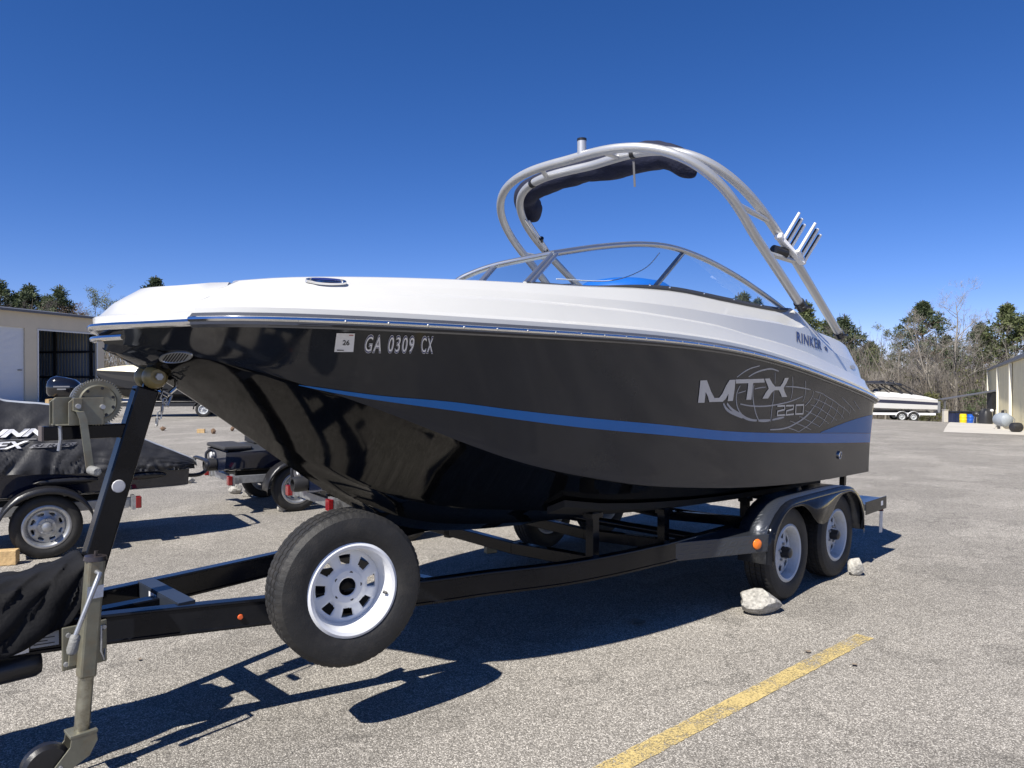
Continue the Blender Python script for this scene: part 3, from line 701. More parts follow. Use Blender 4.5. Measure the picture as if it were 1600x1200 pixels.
mb = MB(); mb.add([on_hull(5.443 + .014 * math.cos(a), .973 + .02 * math.sin(a), .0145) for a in [k * math.pi / 8 for k in range(16)]], [tuple(range(16))]); mb.build('drain_hole', M_INK, hull, smooth=0)

# white deck
L1B = pchip([(.45, 0), (3.3, 0), (3.9, .55), (4.3, .9), (4.7, 1.0), (5.0, .9), (5.3, .35), (5.6, .1), (6.2, 0)])
def deck_cols(S):
    def at(s0): return s0 + (S - .30) * (SE - s0) / (SE - .30)
    out = []
    s = S; rb_, rz = rail_b(s), rail_z(s)
    out.append((s, rb_ + .004, rz + .012)); out.append((s, rb_ + .003, rz + .048)); out.append((s, rb_ - .027, rz + .066))
    s = at(.36); rb_, z1 = rail_b(s), line1_z(s); zl = rail_z(s) + .066
    out.append((s - .015, rb_ - .058 - .004, zl + (z1 - zl) * .52))
    out.append((s, rb_ - .082, z1 - .011)); out.append((s, rb_ - .112, z1 + .006))
    s2 = at(.49); tz = top_z(s2); zz = line1_z(s2); k = L1B(s2)
    fa = .40 + .2 * k
    s_mid = (s + s2) / 2
    out.append((s_mid, rail_b(s_mid) - .138 + .008 * k, line1_z(s_mid) + (top_z(s_mid) - line1_z(s_mid)) * fa - .008 * k))
    out.append((s_mid, rail_b(s_mid) - .142 - .014 * k, line1_z(s_mid) + (top_z(s_mid) - line1_z(s_mid)) * fa + .004 + .007 * k))
    out.append((s2, rail_b(s2) - .215, zz + (tz - zz) * .93)); out.append((s2, rail_b(s2) - .25, tz)); out.append((s2 + .01, rail_b(s2) - .30, tz + .002))
    out.append((s2 + .02, rail_b(s2) - .36, tz - .03)); out.append((s2 + .02, rail_b(s2) - .38, 1.5 if s2 > .8 else 1.9))
    return out
DS = [.30, .33, .37, .42, .5, .6, .72, .85, 1.0, 1.2, 1.4, 1.6, 1.8, 2.0, 2.2, 2.4, 2.6, 2.8, 3.0, 3.2, 3.4, 3.6, 3.8, 4.0, 4.2, 4.35, 4.5, 4.58, 4.66, 4.72, 4.78, 4.83, 4.88, 4.94, 5.0, 5.08, 5.16, 5.24, 5.32, 5.42, 5.55, 5.7, 5.82, 5.92, 6.0, 6.06, 6.11, 6.15, SE]
rows = [[P(*c) for c in deck_cols(S)] for S in DS]
mb = MB(); mb.grid(rows); mb.add(rows[0], [tuple(range(len(rows[0])))])
rr = mirror_rows(rows); mb.grid(rr); mb.add(rr[0], [tuple(range(len(rr[0])))])
# stern face of the deck
mb.grid([rows[-1], rr[-1]])
deck = mb.build('deck', M_WHITE, boat, smooth=13)
DECK_T = surf(deck)
# lower nose deck at the bow
NP = [(.36, .68), (.29, .585), (.245, .44), (.2, .315), (.15, .205), (.115, .1), (.10, 0)]
def ring(f, z, cs=.85):
    near = [(cs + (s - cs) * f, b * f, z) for s, b in NP]
    return [P(*p) for p in near] + [P(s, -b, z) for s, b, z in reversed(near[:-1])]
mb = MB(); rg = [ring(.992, 1.845), ring(.995, 1.885), ring(.965, 1.893), ring(.90, 1.945), ring(.875, 1.962), ring(.74, 2.028), ring(.55, 2.036)]
mb.grid(rg); mb.add(rg[-1], [tuple(range(len(rg[-1])))]); mb.build('nose_deck', M_WHITE, deck, smooth=30)
mb = MB(); mb.lathe([(0, .014), (.03, .013), (.036, .006), (.036, -.01)], 'z', 20, (.42, .1, 2.04)); mb.build('hatch_cap', M_WHITE, deck)
# cockpit sole and dash (closed inside of the boat)
mb = MB()
rows = [[(s, y * (rail_b(s) - .37), 1.5) for y in (-1, 0, 1)] for s in (1.45, 2, 3, 4, 5, 6.1)]
mb.grid(rows); mb.build('cockpit_sole', mat('grey_sole', (.45, .45, .44), .7, var=.1), boat)
mb = MB()
for sg in (-1, 1): mb.grid([[(s, sg * y * .88, z) for y in (.38, .7, 1.0)] for s, z in ((1.84, 1.5), (1.86, 2.0), (1.98, 2.09), (2.5, 2.09), (2.6, 1.95), (2.62, 1.5))])
mb.build('console', M_WHITE, boat)
mb = MB(); mb.lathe([(0, .22), (.2, .21), (.33, .17), (.40, .1), (.42, 0), (.40, -.5)], 'z', 28, (0, 0, 0))
hs = mb.build('helm_seat', M_VINYLB, boat, loc=P(3.5, .40, 2.205)); hs.scale = (.95, .85, .62)

# nav light on the bow, gill vent aft
nl = oval_plate('bow_light', .78, 2.0215, .078, .0125, M_CHROME, .004, deck, fn=on_deck, thick=.012)
mb = MB(); mb.add([on_deck(.78 + .055 * math.cos(a), 2.024 + .006 * math.sin(a), .0185) for a in [k * math.pi / 10 for k in range(20)]], [tuple(range(20))]); mb.build('lens', M_NAVY, nl, smooth=0)
# maker's name on the coaming
V0 = D['rinker']
hull_text('RINKER', 4.64, 5.12, 1.902, 1.978, M_NAVY, 'maker_name', .003, .024, .15, fn=on_deck, drop=-.05, parent=deck, space=1.15)
for a, b in (((5.20, 1.915), (5.27, 1.855)), ((5.19, 1.875), (5.26, 1.845))):
    mb = MB(); ribbon(mb, [a, ((a[0] + b[0]) / 2, (a[1] + b[1]) / 2 + .004), b], .016, .003, on_deck); mb.build('maker_emblem', M_NAVY, deck)
mb = MB(); mb.add([on_deck(5.85 + .075 * math.cos(a), 1.72 + .018 * math.sin(a), .004) for a in [k * math.pi / 10 for k in range(20)]], [tuple(range(20))])
gl = mb.build('gill_vent', M_SILVERD, deck, smooth=0)

# rub rail
def sweep(mb, path, prof):
    """path: list of (s,b,z); prof: list of (outward, up)"""
    rows = []; n = len(path)
    for i, (s, b, z) in enumerate(path):
        a = path[max(i - 1, 0)]; c2 = path[min(i + 1, n - 1)]
        d = Vector((c2[0] - a[0], c2[1] - a[1])).normalized(); o = Vector((-d.y, d.x))
        if o.y < 0 and abs(d.x) > .3: o = -o
        rows.append([P(s + o.x * u, b + o.y * u, z + v) for u, v in prof])
    mb.grid(rows, closed=True); mb.add(rows[0], [tuple(range(len(prof)))]); mb.add(rows[-1], [tuple(range(len(prof)))])
    return rows
path = [(S, rail_b(S), rail_z(S)) for S in DS]
base = [(-.01, -.032), (.012, -.034), (.024, -.022), (.026, .012), (.012, .026), (-.01, .026)]
ins = [(.02, -.012), (.034, -.010), (.040, -.002), (.038, .006), (.030, .011), (.02, .012)]
mb = MB(); r_ = sweep(mb, path, base); r2 = mirror_rows(r_); mb.grid(r2, closed=True); mb.add(r2[0], [tuple(range(6))])
mb.grid([[P(*p) for p in []] or r_[-1], r2[-1]], closed=True)
rub = mb.build('rub_rail', mat('grey_rub_rail', (0.15, 0.155, 0.17), .25, .6, var=.08), boat, smooth=30)
mb = MB(); r_ = sweep(mb, path, ins); r2 = mirror_rows(r_); mb.grid(r2, closed=True); mb.grid([r_[-1], r2[-1]], closed=True)
mb.build('steel_insert', M_CHROME, rub, smooth=40)
mb = MB(); mb.grid([[P(s, b + .0235, z - .027) for s, b, z in path], [P(s, b + .0285, z - .017) for s, b, z in path]]); mb.build('pinstripe', M_INK, rub, smooth=30)
for i in range(34):
    S = .42 + i * .17; mb = MB(); mb.lathe([(0, .003), (.0045, .002), (.006, 0)], 'y', 8); mb.build('screw', M_GALV, rub, loc=P(S, rail_b(S) + .0405, rail_z(S) - .002), rot=(0, 0, math.pi))
npath = [(.34, .66), (.29, .585), (.245, .44), (.2, .315), (.15, .205), (.115, .1), (.10, 0)]
npp = [(s, b, 1.838) for s, b in npath]; npp += [(s, -b, 1.838) for s, b in reversed(npath[:-1])]
mb = MB(); rows = []
for i, (s, b, z) in enumerate(npp):
    a = npp[max(i - 1, 0)]; c2 = npp[min(i + 1, len(npp) - 1)]
    d = Vector((c2[0] - a[0], c2[1] - a[1])).normalized(); o = Vector((d.y, -d.x)); o = -o if o.x > 0 and abs(b) < .5 else o
    if abs(b) >= .5: o = Vector((-.6, math.copysign(.8, b)))
    rows.append([P(s + o.x * u, b + o.y * u, z + v) for u, v in [(-.02, -.014), (.008, -.016), (.018, -.008), (.021, .003), (.014, .014), (-.02, .018)]])
mb.grid(rows, closed=True); mb.build('nose_rub_rail', M_CHROME, rub, smooth=40)
mb = MB(); mb.tube([P(.155, .2, 1.79), P(.115, .09, 1.788), P(.105, 0, 1.788), P(.115, -.09, 1.788), P(.155, -.2, 1.79)], .013, 8); mb.build('bow_strake', M_CHROME, hull)
# bow eye
mb = MB(); mb.tube([P(.40, .0, 1.60), P(.37, .0, 1.555), P(.41, .0, 1.53), P(.45, .0, 1.565)], .011, 8); mb.build('bow_eye', M_CHROME, hull)

# windshield
def P3(pts, per=8):
    Q = [Vector(p) for p in pts]; out = []; n = len(Q)
    for i in range(n - 1):
        p0 = Q[max(i - 1, 0)]; p1 = Q[i]; p2 = Q[i + 1]; p3 = Q[min(i + 2, n - 1)]
        for t in range(per):
            t /= per; out.append(.5 * ((2 * p1) + (p2 - p0) * t + (2 * p0 - 5 * p1 + 4 * p2 - p3) * t * t + (3 * p1 - p0 - 3 * p2 + p3) * t ** 3))
    out.append(Q[-1]); return out
side_top = P3([(2.20, .85, 2.318), (2.60, .885, 2.405), (2.99, .905, 2.468), (3.33, .92, 2.487), (3.72, .935, 2.452), (4.13, .955, 2.373), (4.55, .985, 2.255), (4.84, 1.0, 2.165)])
side_base = P3([(1.88, .955, 2.118), (2.3, .985, 2.132), (2.8, 1.015, 2.17), (3.2, 1.03, 2.181), (3.77, 1.04, 2.166), (4.3, 1.045, 2.150), (4.65, 1.045, 2.150), (4.80, 1.035, 2.16)])
front_top = P3([(2.20, .85, 2.318), (2.17, .65, 2.305), (2.12, .47, 2.285), (2.07, .34, 2.252), (2.02, .24, 2.205), (1.99, .19, 2.13)])
front_base = P3([(1.88, .95, 2.115), (1.87, .7, 2.1), (1.88, .5, 2.1), (1.9, .36, 2.1), (1.93, .26, 2.1), (1.97, .19, 2.1)])
ws = None
for sg, nm in ((1, 'near'), (-1, 'far')):
    fl = lambda L: [P(p[0], p[1] * sg, p[2] if sg > 0 else 2.11 + (p[2] - 2.11) * .80) for p in L]
    mb = MB(); T = fl(side_top)
    mb.tube(T, .019, 10); mb.tube(fl(front_top), .018, 10)
    fr = mb.build('windshield_frame', M_ALU, boat, smooth=40); fr.scale = (1, 1, 1)
    mb = MB(); Bs = fl(side_base)
    for k in range(1):
        rows = [[(p[0], p[1] + (-sg) * u, p[2] + v * (.35 + .65 * sstep((p[0] - 2.3) / 1.0)) - .004) for u, v in ((.014, -.012), (.018, .006), (.004, .026), (-.012, .022), (-.014, -.012))] for p in Bs]
        mb.grid(rows, closed=True)
    mb.build('base_gasket', M_DKFRAME, fr, smooth=30)
    mb = MB(); n = min(len(T), len(Bs)); mb.grid([T[:n], Bs[:n]]); mb.build('side_pane', M_GLASS, fr, smooth=60)
    mb = MB(); FT = fl(front_top); FB = fl(front_base); mb.grid([FT, FB]); mb.build('front_pane', M_GLASS, fr, smooth=60)
    mb = MB()
    mb.tube([fl([(2.20, .85, 2.318)])[0], fl([(1.87, .955, 2.11)])[0]], .013, 8)
    mb.tube([fl([(2.225, .862, 2.318)])[0], fl([(1.90, .965, 2.11)])[0]], .012, 8)
    mb.build('corner_post', M_ALU, fr)
    mb = MB(); mb.bar(fl([(2.12, .47, 2.285)])[0], fl([(1.90, .50, 2.1)])[0], .03, .02); mb.build('gate_post', M_ALU, fr)
    mb = MB(); mb.bar(fl([(3.46, .915, 2.47)])[0], fl([(2.98, 1.0, 2.175)])[0], .032, .014); mb.build('stay', M_ALU, fr)
    for p in fl([(2.9, 1.03, 2.19), (3.1, 1.042, 2.193), (3.5, 1.052, 2.188), (3.9, 1.054, 2.178), (4.3, 1.06, 2.166), (4.6, 1.06, 2.164)]):
        mb = MB(); mb.lathe([(0, .004), (.007, .003), (.009, 0)], 'y', 8, (0, 0, 0)); mb.build('screw', M_CHROME, fr, loc=p, rot=(0, 0, math.pi if sg > 0 else 0))
mb = MB(); mb.tube(P3([P(2.35, .75, 2.2), P(2.75, .84, 2.22), P(3.05, .88, 2.32), P(3.2, .9, 2.44)]), .0035, 6); mb.build('thin_white_tube', M_DECALW, boat)  # thin white tube curving up to the side top rail

# wakeboard tower
def hoop(w0, w1, zs, cr, n, sb, ss, st, b0, zb):
    pts = []; zm = zb + (zs - zb) * .45; wm = w0 + (w1 - w0) * .45; sm = sb + (ss - sb) * .45
    for i in range(11):
        t = i / 11; pts.append((sb + (ss - sb) * .45 * t, w0 + (wm - w0) * t, zb + (zm - zb) * t))
    for i in range(36):
        a = (math.pi / 2) * i / 35
        cb = max(0, math.cos(a)) ** (2 / n); sz = math.sin(a) ** (2 / n) if a > 0 else 0
        pts.append((sm + (ss - sm) * sz + (st - ss) * (1 - cb), wm * cb, zm + (zs + cr - zm) * sz))
    far = [(s, -b, z) for s, b, z in reversed(pts[:-1])]
    raw = [Vector((s, b + b0, z)) for s, b, z in pts + far]
    out = [raw[0]]      # even spacing
    acc = 0
    for a, b in zip(raw[:-1], raw[1:]):
        l = (b - a).length; k = int(l / .05) + 1
        for j in range(1, k + 1): out.append(a + (b - a) * j / k)
    # smooth
    for _ in range(3): out = [out[0]] + [(out[i - 1] + out[i] * 2 + out[i + 1]) / 4 for i in range(1, len(out) - 1)] + [out[-1]]
    return out
HA = hoop(1.151, 1.025, 3.259, .011, 2.947, 4.77, 3.277, 3.338, .0, 2.2)
HB = hoop(1.057, 1.200, 3.218, .085, 3.558, 5.889, 3.534, 3.668, -.04, 2.03)
tw = None
mb = MB(); mb.tube([P(*p) for p in HA], .034, 14); tower = mb.build('tower', M_TOWER, boat, smooth=50)
mb = MB(); mb.tube([P(*p) for p in HB], .034, 14); mb.build('rear_hoop', M_TOWER, tower, smooth=50)
def hp(H, f): return H[int(f * (len(H) - 1))]
for fa, fb_ in ((.1143, .1813), (.2214, .2418), (.82, .765), (.90, .822), (.5571, .5659), (.4429, .4725)):
    a = hp(HA, fa); b = hp(HB, fb_); mb = MB(); mb.tube([P(*a), P(*b)], .02, 10); mb.build('brace', M_TOWER, tower)
for H in (HA, HB):
    for p, q in ((H[0], H[2]), (H[-1], H[-3])):
        mb = MB(); dd = (p - q).normalized(); mb.tube([P(*(p - dd * .03)), P(*(p + dd * .05))], .042, 12); mb.lathe([(0, .02), (.06, .018), (.065, 0)], 'z', 16, P(*(p + dd * .055)))
        mb.build('tower_foot', M_BLKPL, tower)
pt = hp(HA, .4857); mb = MB(); mb.tube([P(*pt), P(pt.x, pt.y, pt.z + .11)], .034, 14); mb.build('light_mast', M_TOWER, tower)
mb = MB(); mb.tube([P(pt.x, pt.y, pt.z + .11), P(pt.x, pt.y, pt.z + .128)], .036, 14); mb.build('mast_cap', M_BLKPL, tower)
# folded bimini top in its boot
bp = P3([(3.965, 0.701, 3.132), (3.944, 0.556, 3.282), (3.965, 0.37, 3.359), (3.954, 0.101, 3.376), (3.923, -0.231, 3.381), (3.892, -0.541, 3.35), (3.861, -0.831, 3.314), (3.941, -1.038, 3.277), (4.073, -1.111, 3.204), (4.185, -1.117, 3.111)], 10)
mb = MB(); rows = []; nb = len(bp)
for i, p in enumerate(bp):
    d = (bp[min(i + 1, nb - 1)] - bp[max(i - 1, 0)]).normalized(); u = d.cross(Vector((1, 0, .3))).normalized(); v = d.cross(u).normalized()
    t = i / (nb - 1); R = .088 * (math.sin(math.pi * min(1, t * 9 + .08) / 2)) * (math.sin(math.pi * min(1, (1 - t) * 9 + .08) / 2))
    R *= 1.22 - .12 * math.sin(t * 13)
    row = []
    for k in range(18):
        a = 2 * math.pi * k / 18; q = p + (u * math.cos(a) + v * math.sin(a)) * R * (1 + .22 * noise.noise((p * 6 + Vector((math.cos(a), math.sin(a), 0)) * 1.2)))
        row.append(P(*q))
    rows.append(row)
mb.grid(rows, closed=True); mb.add(rows[0], [tuple(range(18))]); mb.add(rows[-1], [tuple(range(18))])
boot = mb.build('bimini_boot', M_CANVAS, boat, smooth=60)
for f in (.4505, .5934):
    p = hp(HB, f); q = hp(HB, f + .012); d = (q - p).normalized(); mb = MB()
    mb.tube([P(*(p - d * .018)), P(*(p + d * .018))], .0385, 14); mb.build('strap', M_BLKPL, boot)
p = hp(HB, .4505); mb = MB(); mb.bar(P(p.x, p.y, p.z - .05), P(p.x + .03, p.y - .01, p.z - .24), .016, .004); mb.build('strap_tail', mat('grey_webbing', (.12, .12, .13), .8), boot)
for k, o in enumerate((0, .045)):
    mb = MB(); mb.tube([P(3.90 + o, -1.0, 3.06), P(4.24 + o, -1.06, 2.83)], .009, 8); mb.build('bimini_strut', M_CHROME, boot)
mb = MB(); mb.tube([P(4.14, -1.02, 2.93), P(4.17, -1.06, 2.90)], .022, 8); mb.build('strut_joint', M_BLKPL, boot)
mb = MB(); mb.box(P(4.27, -1.07, 2.82), (.05, .03, .04)); mb.build('strut_foot', M_BLKPL, boot)

# wakeboard rack: two three-pronged forks on the near rear leg
rk0 = Vector((4.57, 1.10, 2.66)); leg = Vector((.80, 0, -.60)); pr = Vector((.02, .125, .205))
mb = MB(); mb.bar(P(*(rk0 - leg * .05)), P(*(rk0 + leg * .24 + Vector((0, .075, 0)))), .05, .03)
rack = mb.build('board_rack', mat('white_rack_paint', (.78, .78, .78), .35), boat, bevel=.006)
mb = MB(); mb.tube([P(4.50, 1.06, 2.60), P(4.62, 1.1, 2.585)], .042, 14); mb.build('rack_clamp', M_BLKPL, rack)
mb = MB(); mb.lathe([(0, -.03), (.02, -.03), (.026, -.02), (.026, .02), (.02, .03), (0, .03)], 'y', 12, P(*(rk0 - leg * .07))); mb.build('rack_knob', M_DECALW, rack)
for fk, (fo, fl_) in enumerate(((0.0, 0.0), (.08, .125))):
    b0 = rk0 + leg * fl_ + Vector((0, fo, .012)); mb = MB()
    for k in range(3):
        r0 = b0 + leg * (.062 * k); mb.tube([P(*r0), P(*(r0 + pr * .12)), P(*(r0 + pr))], [.015, .013, .011], 8)
    mb.tube([P(*(b0 - leg * .01)), P(*(b0 + leg * .062)), P(*(b0 + leg * .134))], .017, 8)
    mb.build('rack_fork', MATS['white_rack_paint'], rack)
    for k in range(2):
        r0 = b0 + leg * (.062 * k + .014); r1 = r0 + leg * .03; mb = MB()
        for q in (r0, r1): mb.tube([P(*(q + pr * .12 + Vector((-.006, 0, 0)))), P(*(q + pr * .93 + Vector((-.006, 0, 0))))], .006, 6)
        mb.build('rubber_pad', M_INK, rack)

# ------------------------------------------------------------------ wheels
def tyre_mesh(R, W, rim_r, n=240, tread=True):
    h = W / 2
    prof = [(rim_r, -h * .72), (rim_r + .012, -h * .86), (rim_r + .045, -h * .99), (R - .055, -h * 1.0), (R - .022, -h * .93), (R - .008, -h * .80),
            (R, -h * .70), (R, -h * .46), (R - .008, -h * .44), (R - .008, -h * .38), (R + .001, -h * .36), (R + .001, -h * .06), (R - .008, -h * .04), (R - .008, h * .04), (R + .001, h * .06),
            (R + .001, h * .36), (R - .008, h * .38), (R - .008, h * .44), (R, h * .46), (R, h * .70), (R - .008, h * .80), (R - .022, h * .93), (R - .055, h * 1.0), (R - .07, h * 1.012), (R - .085, h * 1.0), (rim_r + .045, h * .99), (rim_r + .012, h * .86), (rim_r, h * .72)]
    sh = {5: -.002, 6: -.003, 7: -.004, 18: -.004, 19: -.003, 20: -.002, 10: -.004, 11: -.004, 14: -.004, 15: -.004}
    def rm(i, k): return sh.get(i, 0) if (k % 4 == 0) else 0
    mb = MB(); mb.lathe(prof, 'y', n, rmod=rm if tread else None, closed=True); return mb
def rim_mesh(R, W, hub_r=.042, holes=8, seg=6, depth=.012, hole_in=.100, hole_out=.143, sink=0.0):
    """outward face points to -y; disc with window holes, drop-centre barrel"""
    mb = MB(); h = W / 2
    barrel = [(R + .010, -h * .80), (R + .012, -h * .86), (R + .004, -h * .90), (R - .006, -h * .86), (R - .012, -h * .74), (R - .018, -h * .60), (R - .022, -h * .30), (R - .024, -h * .1),
              (R - .026, h * .3), (R - .02, h * .6), (R - .004, h * .8), (R + .010, h * .85)]
    mb.lathe(barrel, 'y', 64)
    mb.f = [f for f in mb.f if len(f) == 4]
    N = holes * 8; rd = R - .024
    def yo(r):
        t = (r - hub_r) / (rd - hub_r)
        return sink - h * .20 - depth * (1.0 if t < .28 else .35 + .65 * math.cos(min(1, (t - .28) / .5) * math.pi / 2) if t < .8 else .35 - .35 * (t - .8) / .2) - (.010 if t < .30 else 0) * 1
    rr = [hub_r, hub_r + .008, .070, .082, hole_in, hole_in + .004, (hole_in + hole_out) / 2, hole_out - .004, hole_out, (hole_out + rd) / 2, rd]
    o = len(mb.v)
    for r in rr:
        for k in range(N):
            a = 2 * math.pi * k / N; mb.v.append((r * math.cos(a), yo(r), r * math.sin(a)))
    for i in range(len(rr) - 1):
        for k in range(N):
            q = k % 8
            if 4 <= i <= 7:
                open_ = (2 <= q <= 5)
                if i == 4 and q in (1, 5): open_ = False
                if open_: continue
            mb.f.append((o + i * N + k, o + i * N + (k + 1) % N, o + (i + 1) * N + (k + 1) % N, o + (i + 1) * N + k))
    return mb
def wheel(parent, loc, rotz, R, W, rim_r, m_rim, hub='open', spin=0.0, nm='wheel', rim_kw={}):
    t = tyre_mesh(R, W, rim_r).build(nm, M_RUBBER, parent, smooth=30, loc=loc, rot=(0, spin, rotz))
    r = rim_mesh(rim_r, W, **rim_kw).build('rim', m_rim, t, smooth=40)
    md = r.modifiers.new('solid', 'SOLIDIFY'); md.thickness = .005; md.offset = 1
    sk = rim_kw.get('sink', 0)
    if hub == 'open':
        for k in range(5):
            a = 2 * math.pi * (k + .3) / 5; mb = MB(); mb.lathe([(0, -.001), (.0085, -.001), (.0095, 0)], 'y', 12, (.062 * math.cos(a), sk - W / 2 * .2 - .0258, .062 * math.sin(a))); mb.build('lug_hole', M_INK, t)
    else:
        mb = MB(); mb.lathe([(.041, .03), (.041, -.05), (.036, -.075), (.02, -.082), (0, -.083)], 'y', 24, (0, -W / 2 * .2 - .01, 0)); mb.build('hub', M_GALV if hub == 'galv' else M_BLKPL, t)
        for k in range(5):
            a = 2 * math.pi * (k + .3) / 5; mb = MB(); mb.lathe([(0, -.022), (.008, -.022), (.011, -.012), (.011, 0)], 'y', 6, (.062 * math.cos(a), -W / 2 * .2 - .022, .062 * math.sin(a))); mb.build('lug_nut', M_GALV, t)
    return t

# ------------------------------------------------------------------ tandem boat trailer
tr = empty('boat_trailer', BOAT_LOC, BOAT_ROT)
tag(tr, 'black tandem-axle boat trailer with spare wheel, winch post and tongue jack under the motorboat', 'trailer')
def rail_path(sg): return P3([P(-.78, .05 * sg, .56), P(-.27, .105 * sg, .555), P(.13, .205 * sg, .545), P(.75, .375 * sg, .52), P(1.48, .575 * sg, .495), P(1.84, .68 * sg, .492), P(2.25, .83 * sg, .49), P(2.6, .91 * sg, .49), P(3.0, .96 * sg, .49), P(3.5, .985 * sg, .49), P(6.1, .985 * sg, .49)], 6)
for sg in (1, -1):
    mb = MB(); pth = rail_path(sg); rows = []
    for i, p in enumerate(pth):
        d = (pth[min(i + 1, len(pth) - 1)] - pth[max(i - 1, 0)]); d.z = 0; d.normalize(); o = Vector((d.y, -d.x, 0))
        # C/I-section: flanges with a recessed web
        pr_ = [(-.028, -.064), (.028, -.064), (.030, -.058), (.030, -.052), (.024, -.048), (.024, .048), (.030, .052), (.030, .058), (.028, .064), (-.028, .064)]
        rows.append([p + o * u + Vector((0, 0, v)) for u, v in pr_])
    mb.grid(rows, closed=True); mb.add(rows[0], [tuple(range(10))]); mb.add(rows[-1], [tuple(range(10))])
    mb.build('frame_rail', M_TRAILER, tr, smooth=30)
def cross(s, b, z, w=.05, h=.08, vee=0.0, nm='crossmember'):
    mb = MB()
    if vee: mb.bar(P(s, b, z), P(s, 0.0, z - vee), w, h); mb.bar(P(s, -b, z), P(s, 0.0, z - vee), w, h)
    else: mb.bar(P(s, b, z), P(s, -b, z), w, h)
    return mb.build(nm, M_TRAILER, tr, smooth=0, bevel=.004)
mb = MB(); mb.bar(P(.40, .26, .60), P(.40, -.26, .60), .075, .012); mb.bar(P(.365, .26, .565), P(.365, -.26, .565), .008, .07); cm = mb.build('tongue_plate', mat('blue_black_steel', (.045, .055, .075), .35, .4, var=.15), tr, smooth=0)
mb = MB(); mb.add([P(.359, -.10, .545), P(.359, .0, .545), P(.359, .0, .59), P(.359, -.10, .59)], [(0, 1, 2, 3)]); mb.build('plate_label', M_DECALW, cm, smooth=0)
mb = MB(); mb.bar(P(-.5, 0, .545), P(.38, 0, .545), .075, .075); mb.build('tongue_tube', M_TRAILER, tr, smooth=0, bevel=.006)
cross(1.72, .62, .46, .06, .07, .03); cross(2.75, .92, .46, .06, .08, .03); cross(3.55, .96, .45, .06, .08, .04); cross(4.75, .96, .45, .06, .08, .05); cross(6.05, .98, .47, .06, .1)
for s in (4.32, 5.21):
    mb = MB(); mb.tube([P(s, 1.13, .34), P(s, -1.13, .34)], .035, 12); mb.build('axle', M_TRAILER, tr)
    for sg in (1, -1):
        mb = MB(); mb.bar(P(s, sg * 1.0, .34), P(s, sg * .99, .44), .14, .06, up=(1, 0, 0)); mb.build('spring_hanger', M_TRAILER, tr, smooth=0)
for s in (4.32, 5.21):
    for sg in (1, -1):
        wheel(tr, P(s, sg * 1.175, .343), 0 if sg > 0 else math.pi, .343, .205, .195, M_WHEELG, hub='black', spin=.3 * s)
# bunks and their posts
for sg in (1, -1):
    mb = MB(); rows = []
    for i in range(12):
        s = 2.4 + 3.7 * i / 11; b = .70; f = b / chine_b(s); z = keel_z(s) + (chine_z(s) - keel_z(s)) * f - .035
        sl_ = (chine_z(s) - keel_z(s)) / chine_b(s)
        rows.append([P(s, sg * (b + u), z + u * sl_ + v) for u, v in ((-.07, -.04), (.07, -.04), (.07, .0), (-.07, .0))])
    mb.grid(rows, closed=True); mb.add(rows[0], [(0, 1, 2, 3)]); mb.add(rows[-1], [(0, 1, 2, 3)]); bk = mb.build('bunk', M_CARPET, tr, smooth=30)
    for s in (2.75, 3.55, 4.75, 5.95):
        zt = keel_z(s) + (chine_z(s) - keel_z(s)) * .70 / chine_b(s) - .07
        mb = MB(); mb.bar(P(s, sg * .70, .40), P(s, sg * .70, zt), .06, .06, up=(1, 0, 0)); mb.box(P(s + .0, sg * .705, zt - .02), (.11, .075, .03)); mb.build('bunk_post', M_TRAILER, tr, smooth=0)
    mb = MB(); mb.bar(P(6.02, sg * 1.0, .5), P(6.02, sg * 1.01, .80), .045, .045, up=(1, 0, 0)); mb.build('guide_post', M_TRAILER, tr, smooth=0)
